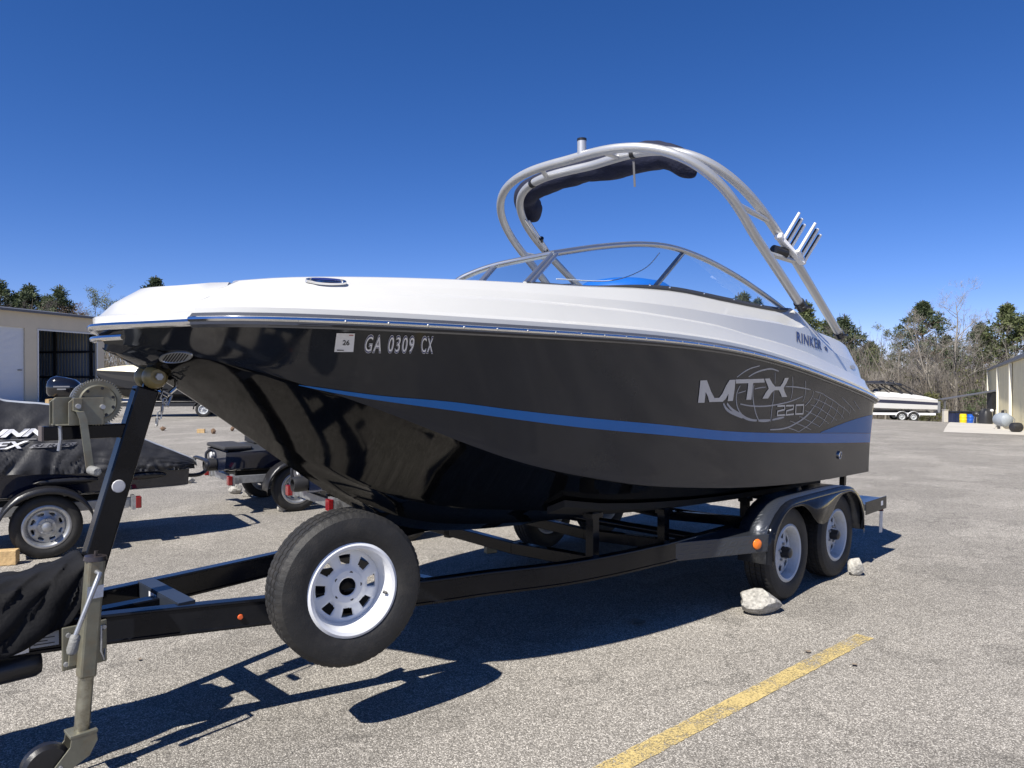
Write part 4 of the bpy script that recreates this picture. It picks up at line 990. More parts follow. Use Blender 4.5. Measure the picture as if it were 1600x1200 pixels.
# fenders
def fender(sg):
    bo, bi = 1.335, 1.085
    def zt(s): return .742
    prof = [(3.905, .335), (3.908, .45), (3.915, .535), (3.945, .59), (4.03, .66), (4.12, .708), (4.2, .731), (4.28, .741), (4.4, .744), (4.6, .745)]
    rear = [(9.54 - s, z) for s, z in reversed(prof)]
    prof = prof + rear
    mb = MB(); mb.grid([[P(s, sg * b, z) for s, z in prof] for b in (bi, bo - .04)]); top = mb.build('fender', M_DIAMOND, tr, smooth=40, solid=.004)
    mb = MB()      # rolled outer edge
    rows = [[P(s, sg * (bo - .042), z + .001) for s, z in prof], [P(s + (4.77 - s) * .0, sg * (bo - .015), z) for s, z in prof], [P(s + (4.77 - s) * .012, sg * bo, z - .014) for s, z in prof], [P(s + (4.77 - s) * .03, sg * (bo + .001), z - .035) for s, z in prof]]
    mb.grid(rows); mb.build('fender_edge', M_TRAILER, top, smooth=50)
    # skirt with a scallop between the wheels
    low = pchip([(3.92, .335), (3.945, .45), (4.02, .58), (4.12, .66), (4.25, .695), (4.38, .69), (4.5, .64), (4.6, .565), (4.68, .52), (4.765, .505), (4.85, .52), (4.93, .565), (5.03, .64), (5.15, .69), (5.28, .695), (5.41, .66), (5.51, .58), (5.585, .45), (5.62, .335)])
    upper = pchip([(s, z) for s, z in sorted({round(s, 4): z for s, z in prof}.items())])
    mb = MB(); r0 = []; r1 = []
    for i in range(91):
        s = 3.925 + (5.615 - 3.925) * i / 90; u = upper(s) - .03; l = min(low(s), u - .004)
        r0.append(P(s, sg * (bo + .001), u)); r1.append(P(s, sg * (bo + .003), l))
    mb.grid([r0, r1]); mb.build('fender_skirt', M_TRAILER, top, smooth=40, solid=.005)
    # front step gusset with its marker lamp
    mb = MB(); V = [P(3.22, sg * 1.0, .546), P(3.95, sg * 1.325, .546), P(3.95, sg * 1.0, .546), P(3.22, sg * 1.0, .425), P(3.95, sg * 1.325, .425), P(3.95, sg * 1.0, .425)]
    mb.add(V, [(0, 1, 2), (3, 5, 4), (0, 3, 4, 1), (0, 2, 5, 3), (1, 4, 5, 2)]); st = mb.build('front_step', M_DIAMOND, tr, smooth=0, bevel=.004)
    d = Vector((.73, .325 * sg)).normalized(); n = Vector((-d.y * sg, d.x * sg)); c = Vector((3.22, sg * 1.0)) + d * .66
    c = c + n * .004
    mb = MB(); mb.lathe([(0, -.014), (.024, -.012), (.034, -.006), (.036, 0)], 'y', 20); mb.build('marker_lamp', M_AMBER, tr, loc=P(c.x, c.y, .486), rot=(0, 0, -math.atan2(d.y, d.x) if sg > 0 else math.pi - math.atan2(d.y, d.x)))
    # rear step
    mb = MB(); mb.box(P(5.93, sg * 1.165, .515), (.50, .32, .055)); rs = mb.build('rear_step', M_DIAMOND, tr, smooth=0, bevel=.004)
    mb = MB(); mb.box(P(5.93, sg * 1.327, .507), (.50, .006, .11)); mb.build('step_edge', M_TRAILER, rs, smooth=0)
    mb = MB(); mb.add([P(6.04, sg * 1.3305, .49), P(6.09, sg * 1.3305, .49), P(6.09, sg * 1.3305, .53), P(6.04, sg * 1.3305, .53)], [(0, 1, 2, 3)]); mb.build('reflector', M_DECALW, rs, smooth=0)
    mb = MB(); mb.box(P(6.19, sg * 1.22, .46), (.02, .16, .09)); mb.build('tail_lamp', M_RED, tr, smooth=0, bevel=.004)
    mb = MB(); mb.box(P(6.13, sg * 1.30, .33), (.075, .004, .19), Matrix.Rotation(.10, 3, 'Y')); mb.build('hanger_plate', M_WHEELG, tr, smooth=0)
for sg in (1, -1): fender(sg)
# spare wheel on its bracket
sp_n = Vector((-.175, .985)).normalized()     # (s, b) outward
sp_c = Vector((.925, .735))
sw_rot = math.atan2(sp_n.x, sp_n.y)          # local -y must point along n
spare = wheel(tr, P(sp_c.x, sp_c.y, .668), sw_rot, .343, .205, .195, M_WHEELW, hub='open', spin=.35, nm='spare_wheel', rim_kw=dict(hub_r=.040, sink=.028))
spare['label'] = 'spare wheel with white eight-slot rim bolted to the tongue'
mb = MB(); mb.lathe([(0, -.02), (.006, -.02), (.0075, 0)], 'y', 8, (0, 0, 0)); vs_ = mb.build('valve_stem', M_INK, spare, loc=(.158, -.068, .018), rot=(0, 0, .5))
q = sp_c - sp_n * .14; r_ = sp_c - sp_n * .34
mb = MB(); mb.bar(P(q.x, q.y, .668), P(r_.x, r_.y, .60), .05, .05); mb.bar(P(q.x - .1, q.y - .02, .668), P(q.x + .1, q.y + .03, .668), .012, .11); mb.bar(P(r_.x, r_.y, .66), P(r_.x, r_.y, .44), .05, .05, up=(1, 0, 0)); mb.build('spare_bracket', M_TRAILER, tr, smooth=0)
# side marker on the tongue
mb = MB(); mb.lathe([(0, -.008), (.010, -.007), (.013, 0)], 'y', 16); mb.build('marker_lamp', mat('small_amber_lens', (.55, .10, .03), .3), tr, loc=P(.60, .365, .515), rot=(0, 0, -.26))
# stickers on the tongue
for (a, b_, za, zb, mm) in ((-.36, -.185, .50, .575, M_DECALW), (-.18, -.085, .515, .575, M_GRYCLOTH)):
    def tb(s): return pchip([(-.78, .05), (-.27, .105), (.13, .205)])(s) + .0305
    mb = MB(); mb.add([P(a, tb(a), za), P(b_, tb(b_), za), P(b_, tb(b_), zb), P(a, tb(a), zb)], [(0, 1, 2, 3)]); sk_ = mb.build('frame_label', mm, tr, smooth=0)
    for k in range(4):
        z = zb - .012 - k * .012; mb = MB(); e = a + (b_ - a) * (.85 if k % 2 else .6); mb.add([P(a + .01, tb(a + .01) + .001, z - .002), P(e, tb(e) + .001, z - .002), P(e, tb(e) + .001, z + .002), P(a + .01, tb(a + .01) + .001, z + .002)], [(0, 1, 2, 3)]); mb.build('label_print', M_INK, sk_, smooth=0)
# coupler with chain bracket below
mb = MB(); mb.bar(P(-.78, 0, .56), P(-.5, 0, .55), .12, .12); mb.lathe([(0, -.05), (.05, -.05), (.06, 0), (.05, .06), (0, .07)], 'z', 16, P(-.86, 0, .54)); mb.build('coupler', M_TRAILER, tr, smooth=30)
mb = MB(); mb.lathe([(0, -.12), (.045, -.12), (.055, -.10), (.055, .10), (.045, .12), (0, .12)], 'x', 16, P(-.26, .12, .445)); mb.build('brake_canister', M_BLKPL, tr)

# winch post
W0 = Vector((.03, 0, .58)); W1 = Vector((.315, 0, 1.565))
mb = MB(); mb.bar(P(*W0), P(*W1), .075, .10, up=(-1, 0, 0)); post = mb.build('winch_post', M_TRAILER, tr, smooth=0, bevel=.008)
mb = MB(); mb.lathe([(0, -.004), (.026, -.003), (.029, 0)], 'y', 28); mb.build('round_reflector', mat('pale_reflector', (.55, .55, .56), .3, var=.1, vscale=40), post, loc=P(.185, .0385, 1.125))
for b in (.045, -.06):
    mb = MB(); mb.lathe([(.014, -.044), (.034, -.044), (.048, -.030), (.055, -.006), (.055, .006), (.048, .030), (.034, .044), (.014, .044)], 'y', 28); mb.build('bow_roller', M_POLY, post, loc=P(.335, b + .01, 1.618))
mb = MB(); mb.tube([P(.335, -.13, 1.618), P(.335, .105, 1.618)], .012, 10); mb.lathe([(0, -.012), (.017, -.012), (.018, 0)], 'y', 6, P(.335, .108, 1.618)); mb.build('roller_bolt', M_GALV, post)
for b in (.0, ):
    mb = MB(); mb.bar(P(.315, .018, 1.54), P(.335, .0, 1.63), .02, .05, up=(-1, 0, 0)); mb.build('roller_bracket', M_TRAILER, post, smooth=0)
mb = MB(); mb.bar(P(-.105, 0, 1.375), P(.23, 0, 1.375), .06, .062); arm = mb.build('winch_arm', M_TRAILER, tr, smooth=0, bevel=.006)
mb = MB(); mb.box(P(-.108, 0, 1.375), (.008, .061, .063)); mb.build('arm_cap', mat('brown_grey_cap', (.09, .075, .07), .7, var=.2), arm, smooth=0)
# winch: base plates, spur gear, drum, crank
wc = Vector((.10, .035, 1.505))
mb = MB()
def plate(b, s0, s1, z0, z1, ch, t=.005):
    poly = [(s0, z0), (s1, z0), (s1, z1), (s0 + ch, z1), (s0, z1 - ch)]
    n = len(poly); V = [P(s, b, z) for s, z in poly] + [P(s, b + t, z) for s, z in poly]
    mb.add(V, [tuple(range(n)), tuple(range(2 * n - 1, n - 1, -1))] + [(i, i + n, (i + 1) % n + n, (i + 1) % n) for i in range(n)])
plate(.058, -.02, .12, 1.407, 1.527, .02); plate(-.055, -.065, .12, 1.407, 1.527, .02); mb.box(P(.025, .0, 1.410), (.17, .12, .006)); plate(.012, -.068, .005, 1.407, 1.53, .012)
wnc = mb.build('winch', M_ZINC, tr, smooth=0, bevel=.003)
NT = 56
mb = MB(); V = []; rg = []
for r_i, (r, b) in enumerate(((.022, .044), (.055, .044), (.072, .050), (.078, .046), (.093, .046))): rg.append([P(wc.x + r * math.cos(2 * math.pi * k / (NT * 4)), b, wc.z + r * math.sin(2 * math.pi * k / (NT * 4))) for k in range(NT * 4)])
def teeth(b): return [P(wc.x + (.094 + (.009 if k % 4 in (1, 2) else 0)) * math.cos(2 * math.pi * k / (NT * 4)), b, wc.z + (.094 + (.009 if k % 4 in (1, 2) else 0)) * math.sin(2 * math.pi * k / (NT * 4))) for k in range(NT * 4)]
rg += [teeth(.046), teeth(.037), [P(wc.x + .02 * math.cos(2 * math.pi * k / (NT * 4)), .037, wc.z + .02 * math.sin(2 * math.pi * k / (NT * 4))) for k in range(NT * 4)]]
mb.grid(rg, closed=True); gear = mb.build('gear', M_ZINC, wnc, smooth=30)
for a in (20, 75, 130, 160, 300, 340):
    mb = MB(); mb.lathe([(0, -.0015), (.0065, -.0015), (.007, 0)], 'y', 12, P(wc.x + .064 * math.cos(rad(a)), .0485, wc.z + .064 * math.sin(rad(a)))); mb.build('gear_hole', M_INK, gear)
mb = MB(); mb.lathe([(.04, -.03), (.04, .03)], 'y', 24, P(wc.x, -.01, wc.z)); mb.lathe([(.092, -.002), (.092, .002)], 'y', 32, P(wc.x, -.045, wc.z)); mb.build('drum', M_GRYCLOTH, wnc)
mb = MB(); mb.lathe([(0, -.012), (.010, -.012), (.012, -.002), (.012, 0)], 'y', 12, P(wc.x + .012, .0635, wc.z - .02)); mb.build('axle_bolt', M_GALV, wnc)
cr0 = Vector((-.02, .075, 1.462)); cr1 = Vector((.022, .098, 1.10))
mb = MB(); mb.box(P(.013, .069, 1.497), (.036, .012, .055)); mb.build('crank_hub', M_ZINC, wnc, smooth=0, bevel=.002)
mb = MB(); mb.lathe([(0, -.012), (.010, -.012), (.012, 0)], 'y', 8, P(.013, .0755, 1.49)); mb.build('crank_nut', M_GALV, wnc)
mb = MB(); pts = [P(.005, .066, 1.475), P(.017, .092, 1.467), P(.027, .098, 1.435), P(.055, .098, 1.205)]
rows = [[(p[0] + u, p[1] + v, p[2]) for u, v in ((-.015, -.0035), (.015, -.0035), (.015, .0035), (-.015, .0035))] for p in pts]
mb.grid(rows, closed=True); mb.add(rows[-1], [(0, 1, 2, 3)]); ck = mb.build('crank', M_ZINC, wnc, smooth=20)
mb = MB(); mb.lathe([(0, .0), (.017, 0), (.0195, -.004), (.0195, -.02), (.018, -.022), (.0195, -.024), (.0195, -.085), (.016, -.09), (.014, -.092), (0, -.092)], 'y', 20, P(.055, .104, 1.215)); mb.build('crank_grip', M_GRIP, ck)
mb = MB(); mb.tube([P(-.045, .034, 1.41), P(-.043, .036, 1.35), P(-.05, .036, 1.30)], .008, 8); mb.build('pawl_rod', M_GALV, wnc)
# strap to the bow eye, safety chain
mb = MB(); mb.bar(P(.13, .0, 1.565), P(.405, .0, 1.56), .045, .005); mb.build('winch_strap', M_BLKCLOTH, tr, smooth=0)
mb = MB(); mb.tube([P(.38, .03, 1.555), P(.42, .03, 1.53), P(.40, .035, 1.48), P(.37, .03, 1.52)], .007, 8, closed=True); mb.build('strap_hook', M_GALV, tr)
for k in range(4):
    z = 1.50 - k * .03; a = k * math.pi / 2; mb = MB(); mb.tube([P(.385 - k * .012 + .010 * math.cos(t) * math.cos(a), .04 + .010 * math.cos(t) * math.sin(a), z + .02 * math.sin(t)) for t in [j * math.pi / 4 for j in range(8)]], .0035, 6, closed=True); mb.build('chain_link', M_GALV, tr)

# tongue jack
lean = Vector((.075, 0, 1)).normalized()
jb = Vector((-.012, .305, 0))
def jp(z, ds=0, db=0): return P(jb.x + lean.x * (z - .5) + ds, jb.y + db, z)
mb = MB(); mb.bar(jp(.875), jp(.40), .064, .064, up=(1, 0, 0)); jack = mb.build('tongue_jack', M_ZINC, tr, smooth=0, bevel=.010)
mb = MB(); mb.tube([jp(.42), jp(.175)], .029, 20); mb.build('inner_tube', mat('worn_steel', (.33, .32, .26), .3, .8, var=.25, vscale=25, dirt=(.12, .08, .03), dirt_amt=.6, dscale=18), jack)
mb = MB(); mb.tube([jp(.868), jp(.885)], [.044, .041], 20); mb.tube([jp(.885), jp(.905)], .007, 8); mb.build('jack_cap', mat('brown_black_cap', (.035, .028, .026), .3), jack)
mb = MB(); mb.add([jp(.72, -.03, .034), jp(.72, .03, .034), jp(.77, .03, .034), jp(.77, -.03, .034)], [(0, 1, 2, 3)]); mb.build('jack_label', mat('blue_grey_label', (.35, .38, .45), .4, var=.3, vscale=60), jack, smooth=0)
mb = MB(); mb.tube([jp(.825, .0, .03), jp(.825, .0, .075), jp(.80, -.012, .082), jp(.60, -.075, .085)], .0095, 10); hd = mb.build('jack_crank', M_GALV, jack)
mb = MB(); a = Vector(jp(.605, -.073, .085)); b = Vector(jp(.535, -.085, .088)); mb.tube([a, a + (b - a) * .1, a + (b - a) * .8, b], [.015, .019, .021, .016], 16); mb.build('crank_grip', M_GRIP, hd)
mb = MB(); mb.tube([b, b + (b - a) * .05], .011, 12); mb.build('grip_end', M_INK, hd)
mb = MB(); mb.box(jp(.515, 0, -.05), (.165, .012, .175)); pl = mb.build('mount_plate', M_ZINC, jack, smooth=0, bevel=.004)
for u, v in ((-.065, .57), (.065, .575), (-.065, .455), (.065, .455)):
    mb = MB(); mb.lathe([(0, -.009), (.009, -.009), (.011, 0)], 'y', 8, jp(v, u, -.042)); mb.build('mount_bolt', M_GALV, jack)
mb = MB(); mb.bar(jp(.57, -.045, -.03), jp(.45, -.045, -.03), .02, .03, up=(1, 0, 0)); mb.bar(jp(.57, .047, -.03), jp(.45, .047, -.03), .02, .03, up=(1, 0, 0)); mb.build('swivel_ear', M_ZINC, jack, smooth=0)
mb = MB(); mb.tube([jp(.60, .036, .02), jp(.50, .04, .03), jp(.46, .055, .02), jp(.50, .06, .01)], .005, 6); mb.build('pull_pin', M_GALV, jack)
mb = MB()
for db in (.042, -.042):
    poly = [(.045, .185), (.05, .15), (.02, .095), (-.105, .035), (-.13, .04), (-.125, .065), (-.05, .15), (-.045, .185)]
    n = len(poly); V = [P(jb.x + lean.x * -.35 + s, jb.y + db - .003, z) for s, z in poly] + [P(jb.x + lean.x * -.35 + s, jb.y + db + .003, z) for s, z in poly]
    mb.add(V, [tuple(range(n)), tuple(range(2 * n - 1, n - 1, -1))] + [(i, i + n, (i + 1) % n + n, (i + 1) % n) for i in range(n)])
mb.box(P(jb.x + lean.x * -.35, jb.y, .187), (.10, .092, .012)); mb.build('caster_fork', M_ZINC, jack, smooth=0, bevel=.002)
mb = MB(); mb.lathe([(0, -.03), (.05, -.032), (.075, -.03), (.088, -.015), (.088, .015), (.075, .03), (.05, .032), (0, .03)], 'y', 28, P(jb.x - .15, jb.y, .089)); mb.build('caster_wheel', M_BLKPL, jack)
mb = MB(); mb.tube([P(jb.x - .11, jb.y - .055, .085), P(jb.x - .11, jb.y + .055, .085)], .007, 8); mb.build('caster_axle', M_GALV, jack)

# black cover draped over the coupler
mb = MB(); rows = []
tp = pchip([(-1.05, .74), (-.7, .77), (-.3, .775), (-.12, .795), (.0, .83), (.055, .865)])
for i in range(110):
    s = -1.05 + 1.09 * i / 109; zt = tp(s); row = []
    wd_ = .15 + .10 * min(1, (-s + .06) / .5) ** .7 if s < .06 else .12
    lowz = pchip([(-1.05, .50), (-.4, .52), (-.2, .555), (-.05, .60), (.05, .74)])(s)
    for k in range(65):
        t = -1 + 2 * k / 64; at = abs(t)
        if at < .45: b = wd_ * .86 * t / .45 * .82; z = zt - .018 * (at / .45) ** 2
        else:
            q = (at - .45) / .55; b = math.copysign(wd_ * (.82 * .86 + .30 * q ** .6), t); z = zt - .018 + (lowz - zt + .018) * q ** 1.1
        fr_ = s * 30 + 16 * at * (.3 - s); fold = .020 * (1 - abs(math.sin(fr_)) ** .6 * 2) * min(1, at * 1.5) + .028 * noise.noise(Vector((s * 6, b * 9, z * 9)))
        row.append(P(s + fold * .4, b + math.copysign(fold * .9, t), z + fold * .6))
    rows.append(row)
mb.grid(rows); cov = mb.build('coupler_cover', M_BLKCLOTH, None, smooth=70, loc=BOAT_LOC, rot=(0, 0, BOAT_ROT), solid=.004)
tag(cov, 'black fabric cover draped over the trailer tongue beside the jack', 'cover')

# ------------------------------------------------------------------ personal watercraft on small trailers
def pwc_trailer(loc, rz, label, group):
    t = empty('watercraft_trailer', loc, rz); tag(t, label, 'trailer', group)
    for sg in (1, -1):
        mb = MB(); mb.bar(P(.72, sg * .46, .41), P(-.6, sg * .46, .41), .05, .09); mb.bar(P(-.6, sg * .46, .41), P(-1.9, sg * .05, .41), .05, .09); mb.build('frame_rail', M_GALV, t, smooth=0, bevel=.004)
        wheel(t, P(0, sg * .66, .285), 0 if sg > 0 else math.pi, .285, .15, .178, M_GALV, hub='galv', rim_kw=dict(hub_r=.035, hole_in=.105, hole_out=.125))
        mb = MB(); rows = []
        for k in range(17):
            a = math.pi * (-.02 + 1.04 * k / 16); rows.append([P(.375 * math.cos(a), sg * b, .30 + z0 + .335 * math.sin(a)) for b, z0 in ((.56, -.02), (.565, 0), (.75, 0), (.765, -.018), (.77, -.05))])
        mb.grid(rows); mb.build('fender', M_BLKPL, t, smooth=40, solid=.006)
        mb = MB(); mb.box(P(.76, sg * .58, .42), (.05, .09, .11)); mb.build('tail_lamp', M_RED, t, smooth=0, bevel=.006)
        mb = MB(); mb.box(P(.72, sg * .55, .42), (.03, .14, .13)); mb.build('lamp_bracket', M_GALV, t, smooth=0)
        mb = MB(); mb.bar(P(.6, sg * .26, .455), P(-1.2, sg * .26, .455), .09, .05); mb.build('bunk', M_CARPET, t, smooth=0)
        for s in (.5, -.6):
            mb = MB(); mb.bar(P(s, sg * .26, .37), P(s, sg * .26, .44), .05, .05, up=(1, 0, 0)); mb.build('bunk_post', M_GALV, t, smooth=0)
    for s in (.66, -.58):
        mb = MB(); mb.bar(P(s, .5, .40), P(s, -.5, .40), .06, .08); mb.build('crossmember', M_GALV, t, smooth=0)
    mb = MB(); mb.tube([P(0, .6, .285), P(0, -.6, .285)], .025, 10); mb.build('axle', M_GALV, t)
    mb = MB(); mb.bar(P(-1.2, 0, .41), P(-2.4, 0, .41), .07, .07); mb.build('tongue', M_GALV, t, smooth=0)
    mb = MB(); mb.bar(P(-2.25, 0, .1), P(-2.25, 0, .5), .05, .05, up=(1, 0, 0)); mb.box(P(-2.25, 0, .05), (.16, .16, .1)); mb.build('jack_stand', M_GALV, t, smooth=0)
    return t
pw_b = pchip([(-1.75, .02), (-1.5, .25), (-1.0, .45), (-.3, .56), (.6, .57), (1.1, .52), (1.28, .45)])
def pwc_hull(parent, mh, s_off=0):
    mb = MB(); rows = []
    for i in range(30):
        s = -1.75 + 3.0 * i / 29; b = pw_b(s); k = pchip([(-1.75, .86), (-1.4, .68), (-.9, .55), (-.2, .475), (1.28, .47)])(s); rz = pchip([(-1.75, .92), (-1, .84), (0, .78), (1.28, .74)])(s)
        half = [(0, k), (b * .45, k + .025), (b * .84, k + .06), (b * .88, k + .07), (b * .98, rz - .06), (b, rz - .02), (b, rz)]
        rows.append([P(s + s_off, -x, z) for x, z in reversed(half)] + [P(s + s_off, x, z) for x, z in half[1:]])
    mb.grid(rows); mb.add(rows[-1], [tuple(range(13))])
    return mb.build('hull', mh, parent, smooth=35)

# covered watercraft at the left edge
PW1 = ((-4.60, 7.21, 0), rad(35))
pwc_trailer(*PW1, 'galvanised single-axle trailer under the covered watercraft at left', 'single-axle watercraft trailers')
pw = empty('covered_watercraft', *PW1)
tag(pw, 'personal watercraft under a black and grey fitted cover at the left edge', 'watercraft')
mnav = mat('dark_navy_gelcoat', (0.006, 0.010, 0.026), .1, coat=.4, var=.1)
h1 = pwc_hull(pw, mnav)
topz = pchip([(-1.75, .98), (-1.4, 1.12), (-1.0, 1.34), (-.75, 1.50), (-.5, 1.50), (-.3, 1.42), (0, 1.385), (.25, 1.33), (.5, 1.22), (.85, 1.02), (1.1, .90), (1.3, .80)])
def cover_pt(s, t):
    """t 0..1 from ridge to hem, near side"""
    zt = topz(s); zr = pchip([(-1.75, .90), (-1, .80), (0, .745), (1.28, .70)])(s); b = pw_b(s) + .025
    wt = .20 if s < .4 else .20 + (b - .25) * min(1, (s - .4) / .9)
    if t < .22: q = t / .22; x = wt * q; z = zt - .012 * q * q
    else:
        q = (t - .22) / .78; x = wt + (b - wt) * (math.sin(q * math.pi / 2) * .75 + .25 * q); z = zt - .012 + (zr - zt + .012) * (q ** 1.25)
        gather = max(0, (q - .55) / .45)
        fr = s * 30 + 9 * q + 13 * noise.noise(Vector((s * 4, q * 1.5, 1)))
        f = gather * .019 * (1 - 2 * abs(math.sin(fr)) ** .7) + .016 * noise.noise(Vector((s * 3.5, q * 4, 2.))) * min(1, q * 2) + .012 * noise.noise(Vector((s * 11 + q * 5, q * 9, 5.)))
        x += f; z += f * .25
    return x, z
NC = 150; NT_ = 30
for sg in (1, -1):
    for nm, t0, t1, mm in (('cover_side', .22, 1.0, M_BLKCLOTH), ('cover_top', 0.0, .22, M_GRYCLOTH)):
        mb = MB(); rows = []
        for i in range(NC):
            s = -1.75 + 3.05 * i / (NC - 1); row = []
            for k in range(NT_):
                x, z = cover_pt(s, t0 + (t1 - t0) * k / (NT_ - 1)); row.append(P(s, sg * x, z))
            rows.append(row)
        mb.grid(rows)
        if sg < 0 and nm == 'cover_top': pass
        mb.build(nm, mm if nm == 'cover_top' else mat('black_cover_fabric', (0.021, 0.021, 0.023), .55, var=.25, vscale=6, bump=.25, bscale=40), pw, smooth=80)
mb = MB(); rows = [[P(1.30 + .03 * math.sin(a), x, z) for a, z in ((0, .80), (.8, .77), (1.6, .72))] for x in (-.45, -.2, 0, .2, .45)]; mb.grid(rows); mb.build('cover_tail', M_GRYCLOTH, pw, smooth=60)
PWT = None
def on_cover(s, z, off):
    lo, hi = .23, 1.0
    for _ in range(30):
        m_ = (lo + hi) / 2
        if cover_pt(s, m_)[1] > z: lo = m_
        else: hi = m_
    x, zz = cover_pt(s, lo); return P(s, x + off + .012, z + off * .5)
def cover_text(txt, s0, s1, z0, z1, m, shear=.35, offset=.02, nm='cover_lettering'):
    V, Fc = text_polys(txt, 1, shear, offset); xs = [v[0] for v in V]; ys = [v[1] for v in V]
    mb = MB(); mb.add([on_cover(s0 + (s1 - s0) * (v[0] - min(xs)) / (max(xs) - min(xs)), z0 + (z1 - z0) * (v[1] - min(ys)) / (max(ys) - min(ys)), .004) for v in V], Fc)
    return mb.build(nm, m, pw, smooth=0, weld=False)
cover_text('RUNNER', -.62, .25, 1.088, 1.158, M_DECALW, .45, .05)
cover_text('EX', -.40, -.125, .985, 1.05, M_DECALW, .45, .03)
mb = MB(); mb.grid([[on_cover(s + .02 * k, z, .003) for s in span(-.13, .215, 12)] for k, z in enumerate((.985, 1.002, 1.02))]); sb_ = mb.build('cover_badge', mat('grey_badge', (.16, .16, .17), .6), pw, smooth=0)
cover_text('SERIES', -.10, .22, .99, 1.016, M_INK, .4, .02)
mb = MB(); mb.grid([[on_cover(s, z, .003) for s in span(-.8, -.07, 20)] for z in (1.062, 1.068)]); mb.build('cover_line', MATS['grey_badge'], pw, smooth=0)
mb = MB(); mb.tube(P3([P(1.22, .35, .62), P(1.36, .36, .62), P(1.44, .33, .66), P(1.46, .28, .74), P(1.46, -.28, .74), P(1.44, -.33, .66), P(1.22, -.35, .62)]), .02, 10); mb.build('boarding_step', M_BLKPL, pw)
for s0, s1 in ((-.1, .42), (.62, 1.02)):
    mb = MB(); rows = []
    for i in range(9):
        s = s0 + (s1 - s0) * i / 8; e = .03 * math.sin(math.pi * min(1, i / 8 * 1.0)) ** .4; rows.append([P(s, pw_b(s) * .965 + .012, .665 - e), P(s, pw_b(s) * .985 + .012, .665 + e)])
    mb.grid(rows); mb.build('sponson', M_BLKPL, h1, smooth=40, solid=.02)
ch = MB().box((0, 0, .065), (.30, .10, .13)).build('wood_chock', M_WOOD, None, smooth=0, loc=(-4.46, 6.38, 0), rot=(0, 0, .3), bevel=.006)
tag(ch, 'sunlit wooden wheel chock at the left edge beside the covered watercraft trailer', 'chock')

# two uncovered watercraft further back
def watercraft(loc, rz, label, group, off):
    w = empty('watercraft', loc, rz); tag(w, label, 'watercraft', group)
    pwc_hull(w, mnav, off)
    mb = MB(); rows = []
    for i in range(14):
        s = -1.7 + 2.9 * i / 13; b = pw_b(s) * .96; z = pchip([(-1.7, .96), (-1, .98), (0, .84), (1.2, .78)])(s); c = pchip([(-1.7, .98), (-.9, 1.16), (-.5, 1.12), (0, .86), (1.2, .80)])(s)
        rows.append([P(s + off, b * k, z - .10 * abs(k) ** 4 + (c - z) * (1 - k * k)) for k in (-1, -.8, -.5, -.25, 0, .25, .5, .8, 1)])
    mb.grid(rows); mb.build('deck', mat('charcoal_deck', (.03, .032, .036), .5, var=.2), w, smooth=50)
    mb = MB(); rows = []
    for i in range(12):
        s = -.35 + 1.2 * i / 11; zt = pchip([(-.35, 1.10), (.1, 1.02), (.5, 1.04), (.85, .96)])(s); hw = .15 + .07 * i / 11
        rows.append([P(s + off, hw * math.cos(a), .82 + (zt - .82) * math.sin(a) ** .6 if math.sin(a) > 0 else .82) for a in [math.pi * k / 10 for k in range(11)]])
    mb.grid(rows); mb.add(rows[0], [tuple(range(11))]); mb.add(rows[-1], [tuple(range(11))]); mb.build('seat', mat('black_seat_vinyl', (.018, .018, .02), .55, bump=.2), w, smooth=50)
    mb = MB(); mb.box(P(1.10 + off, 0, .785), (.34, .86, .05)); mb.build('swim_pad', mat('black_swim_mat', (.03, .03, .033), .8, bump=.5, bscale=80), w, smooth=0, bevel=.02)
    mb = MB(); mb.tube(P3([P(1.22 + off, .30, .74), P(1.30 + off, .30, .68), P(1.30 + off, .27, .58), P(1.26 + off, .25, .53)]), .018, 8); mb.build('grab_handle', M_BLKPL, w)
    mb = MB(); mb.lathe([(.05, .0), (.075, .02), (.08, .12), (.07, .16), (.055, .16), (.05, .05)], 'x', 16, P(1.24 + off, 0, .56)); mb.build('jet_nozzle', M_DARK, w)
    mb = MB(); mb.lathe([(0, .02), (.035, .018), (.04, 0)], 'x', 14, P(1.255 + off, .22, .66)); mb.build('stern_cap', M_DECALW, w)
    mb = MB(); mb.tube([P(-.62 + off, .32, 1.24), P(-.70 + off, 0, 1.20), P(-.62 + off, -.32, 1.24)], .018, 8); mb.build('handlebar', M_BLKPL, w)
    return w
PA = ((-3.05, 9.60, 0), rad(215.3)); PBk = ((-1.45, 7.90, 0), rad(215.3))
for (lc, lw, lt) in ((PA, 'dark watercraft with black swim mat behind the bow, the farther of the two', 'galvanised trailer under the farther uncovered watercraft, stones at its wheel'),
                     (PBk, 'dark watercraft mostly hidden behind the bow of the motorboat, the nearer of the two', 'galvanised trailer with square red lamp showing just above the spare wheel')):
    watercraft(lc[0], lc[1], lw, 'uncovered watercraft parked behind the motorboat', -.48)
    pwc_trailer(lc[0], lc[1], lt, 'single-axle watercraft trailers')

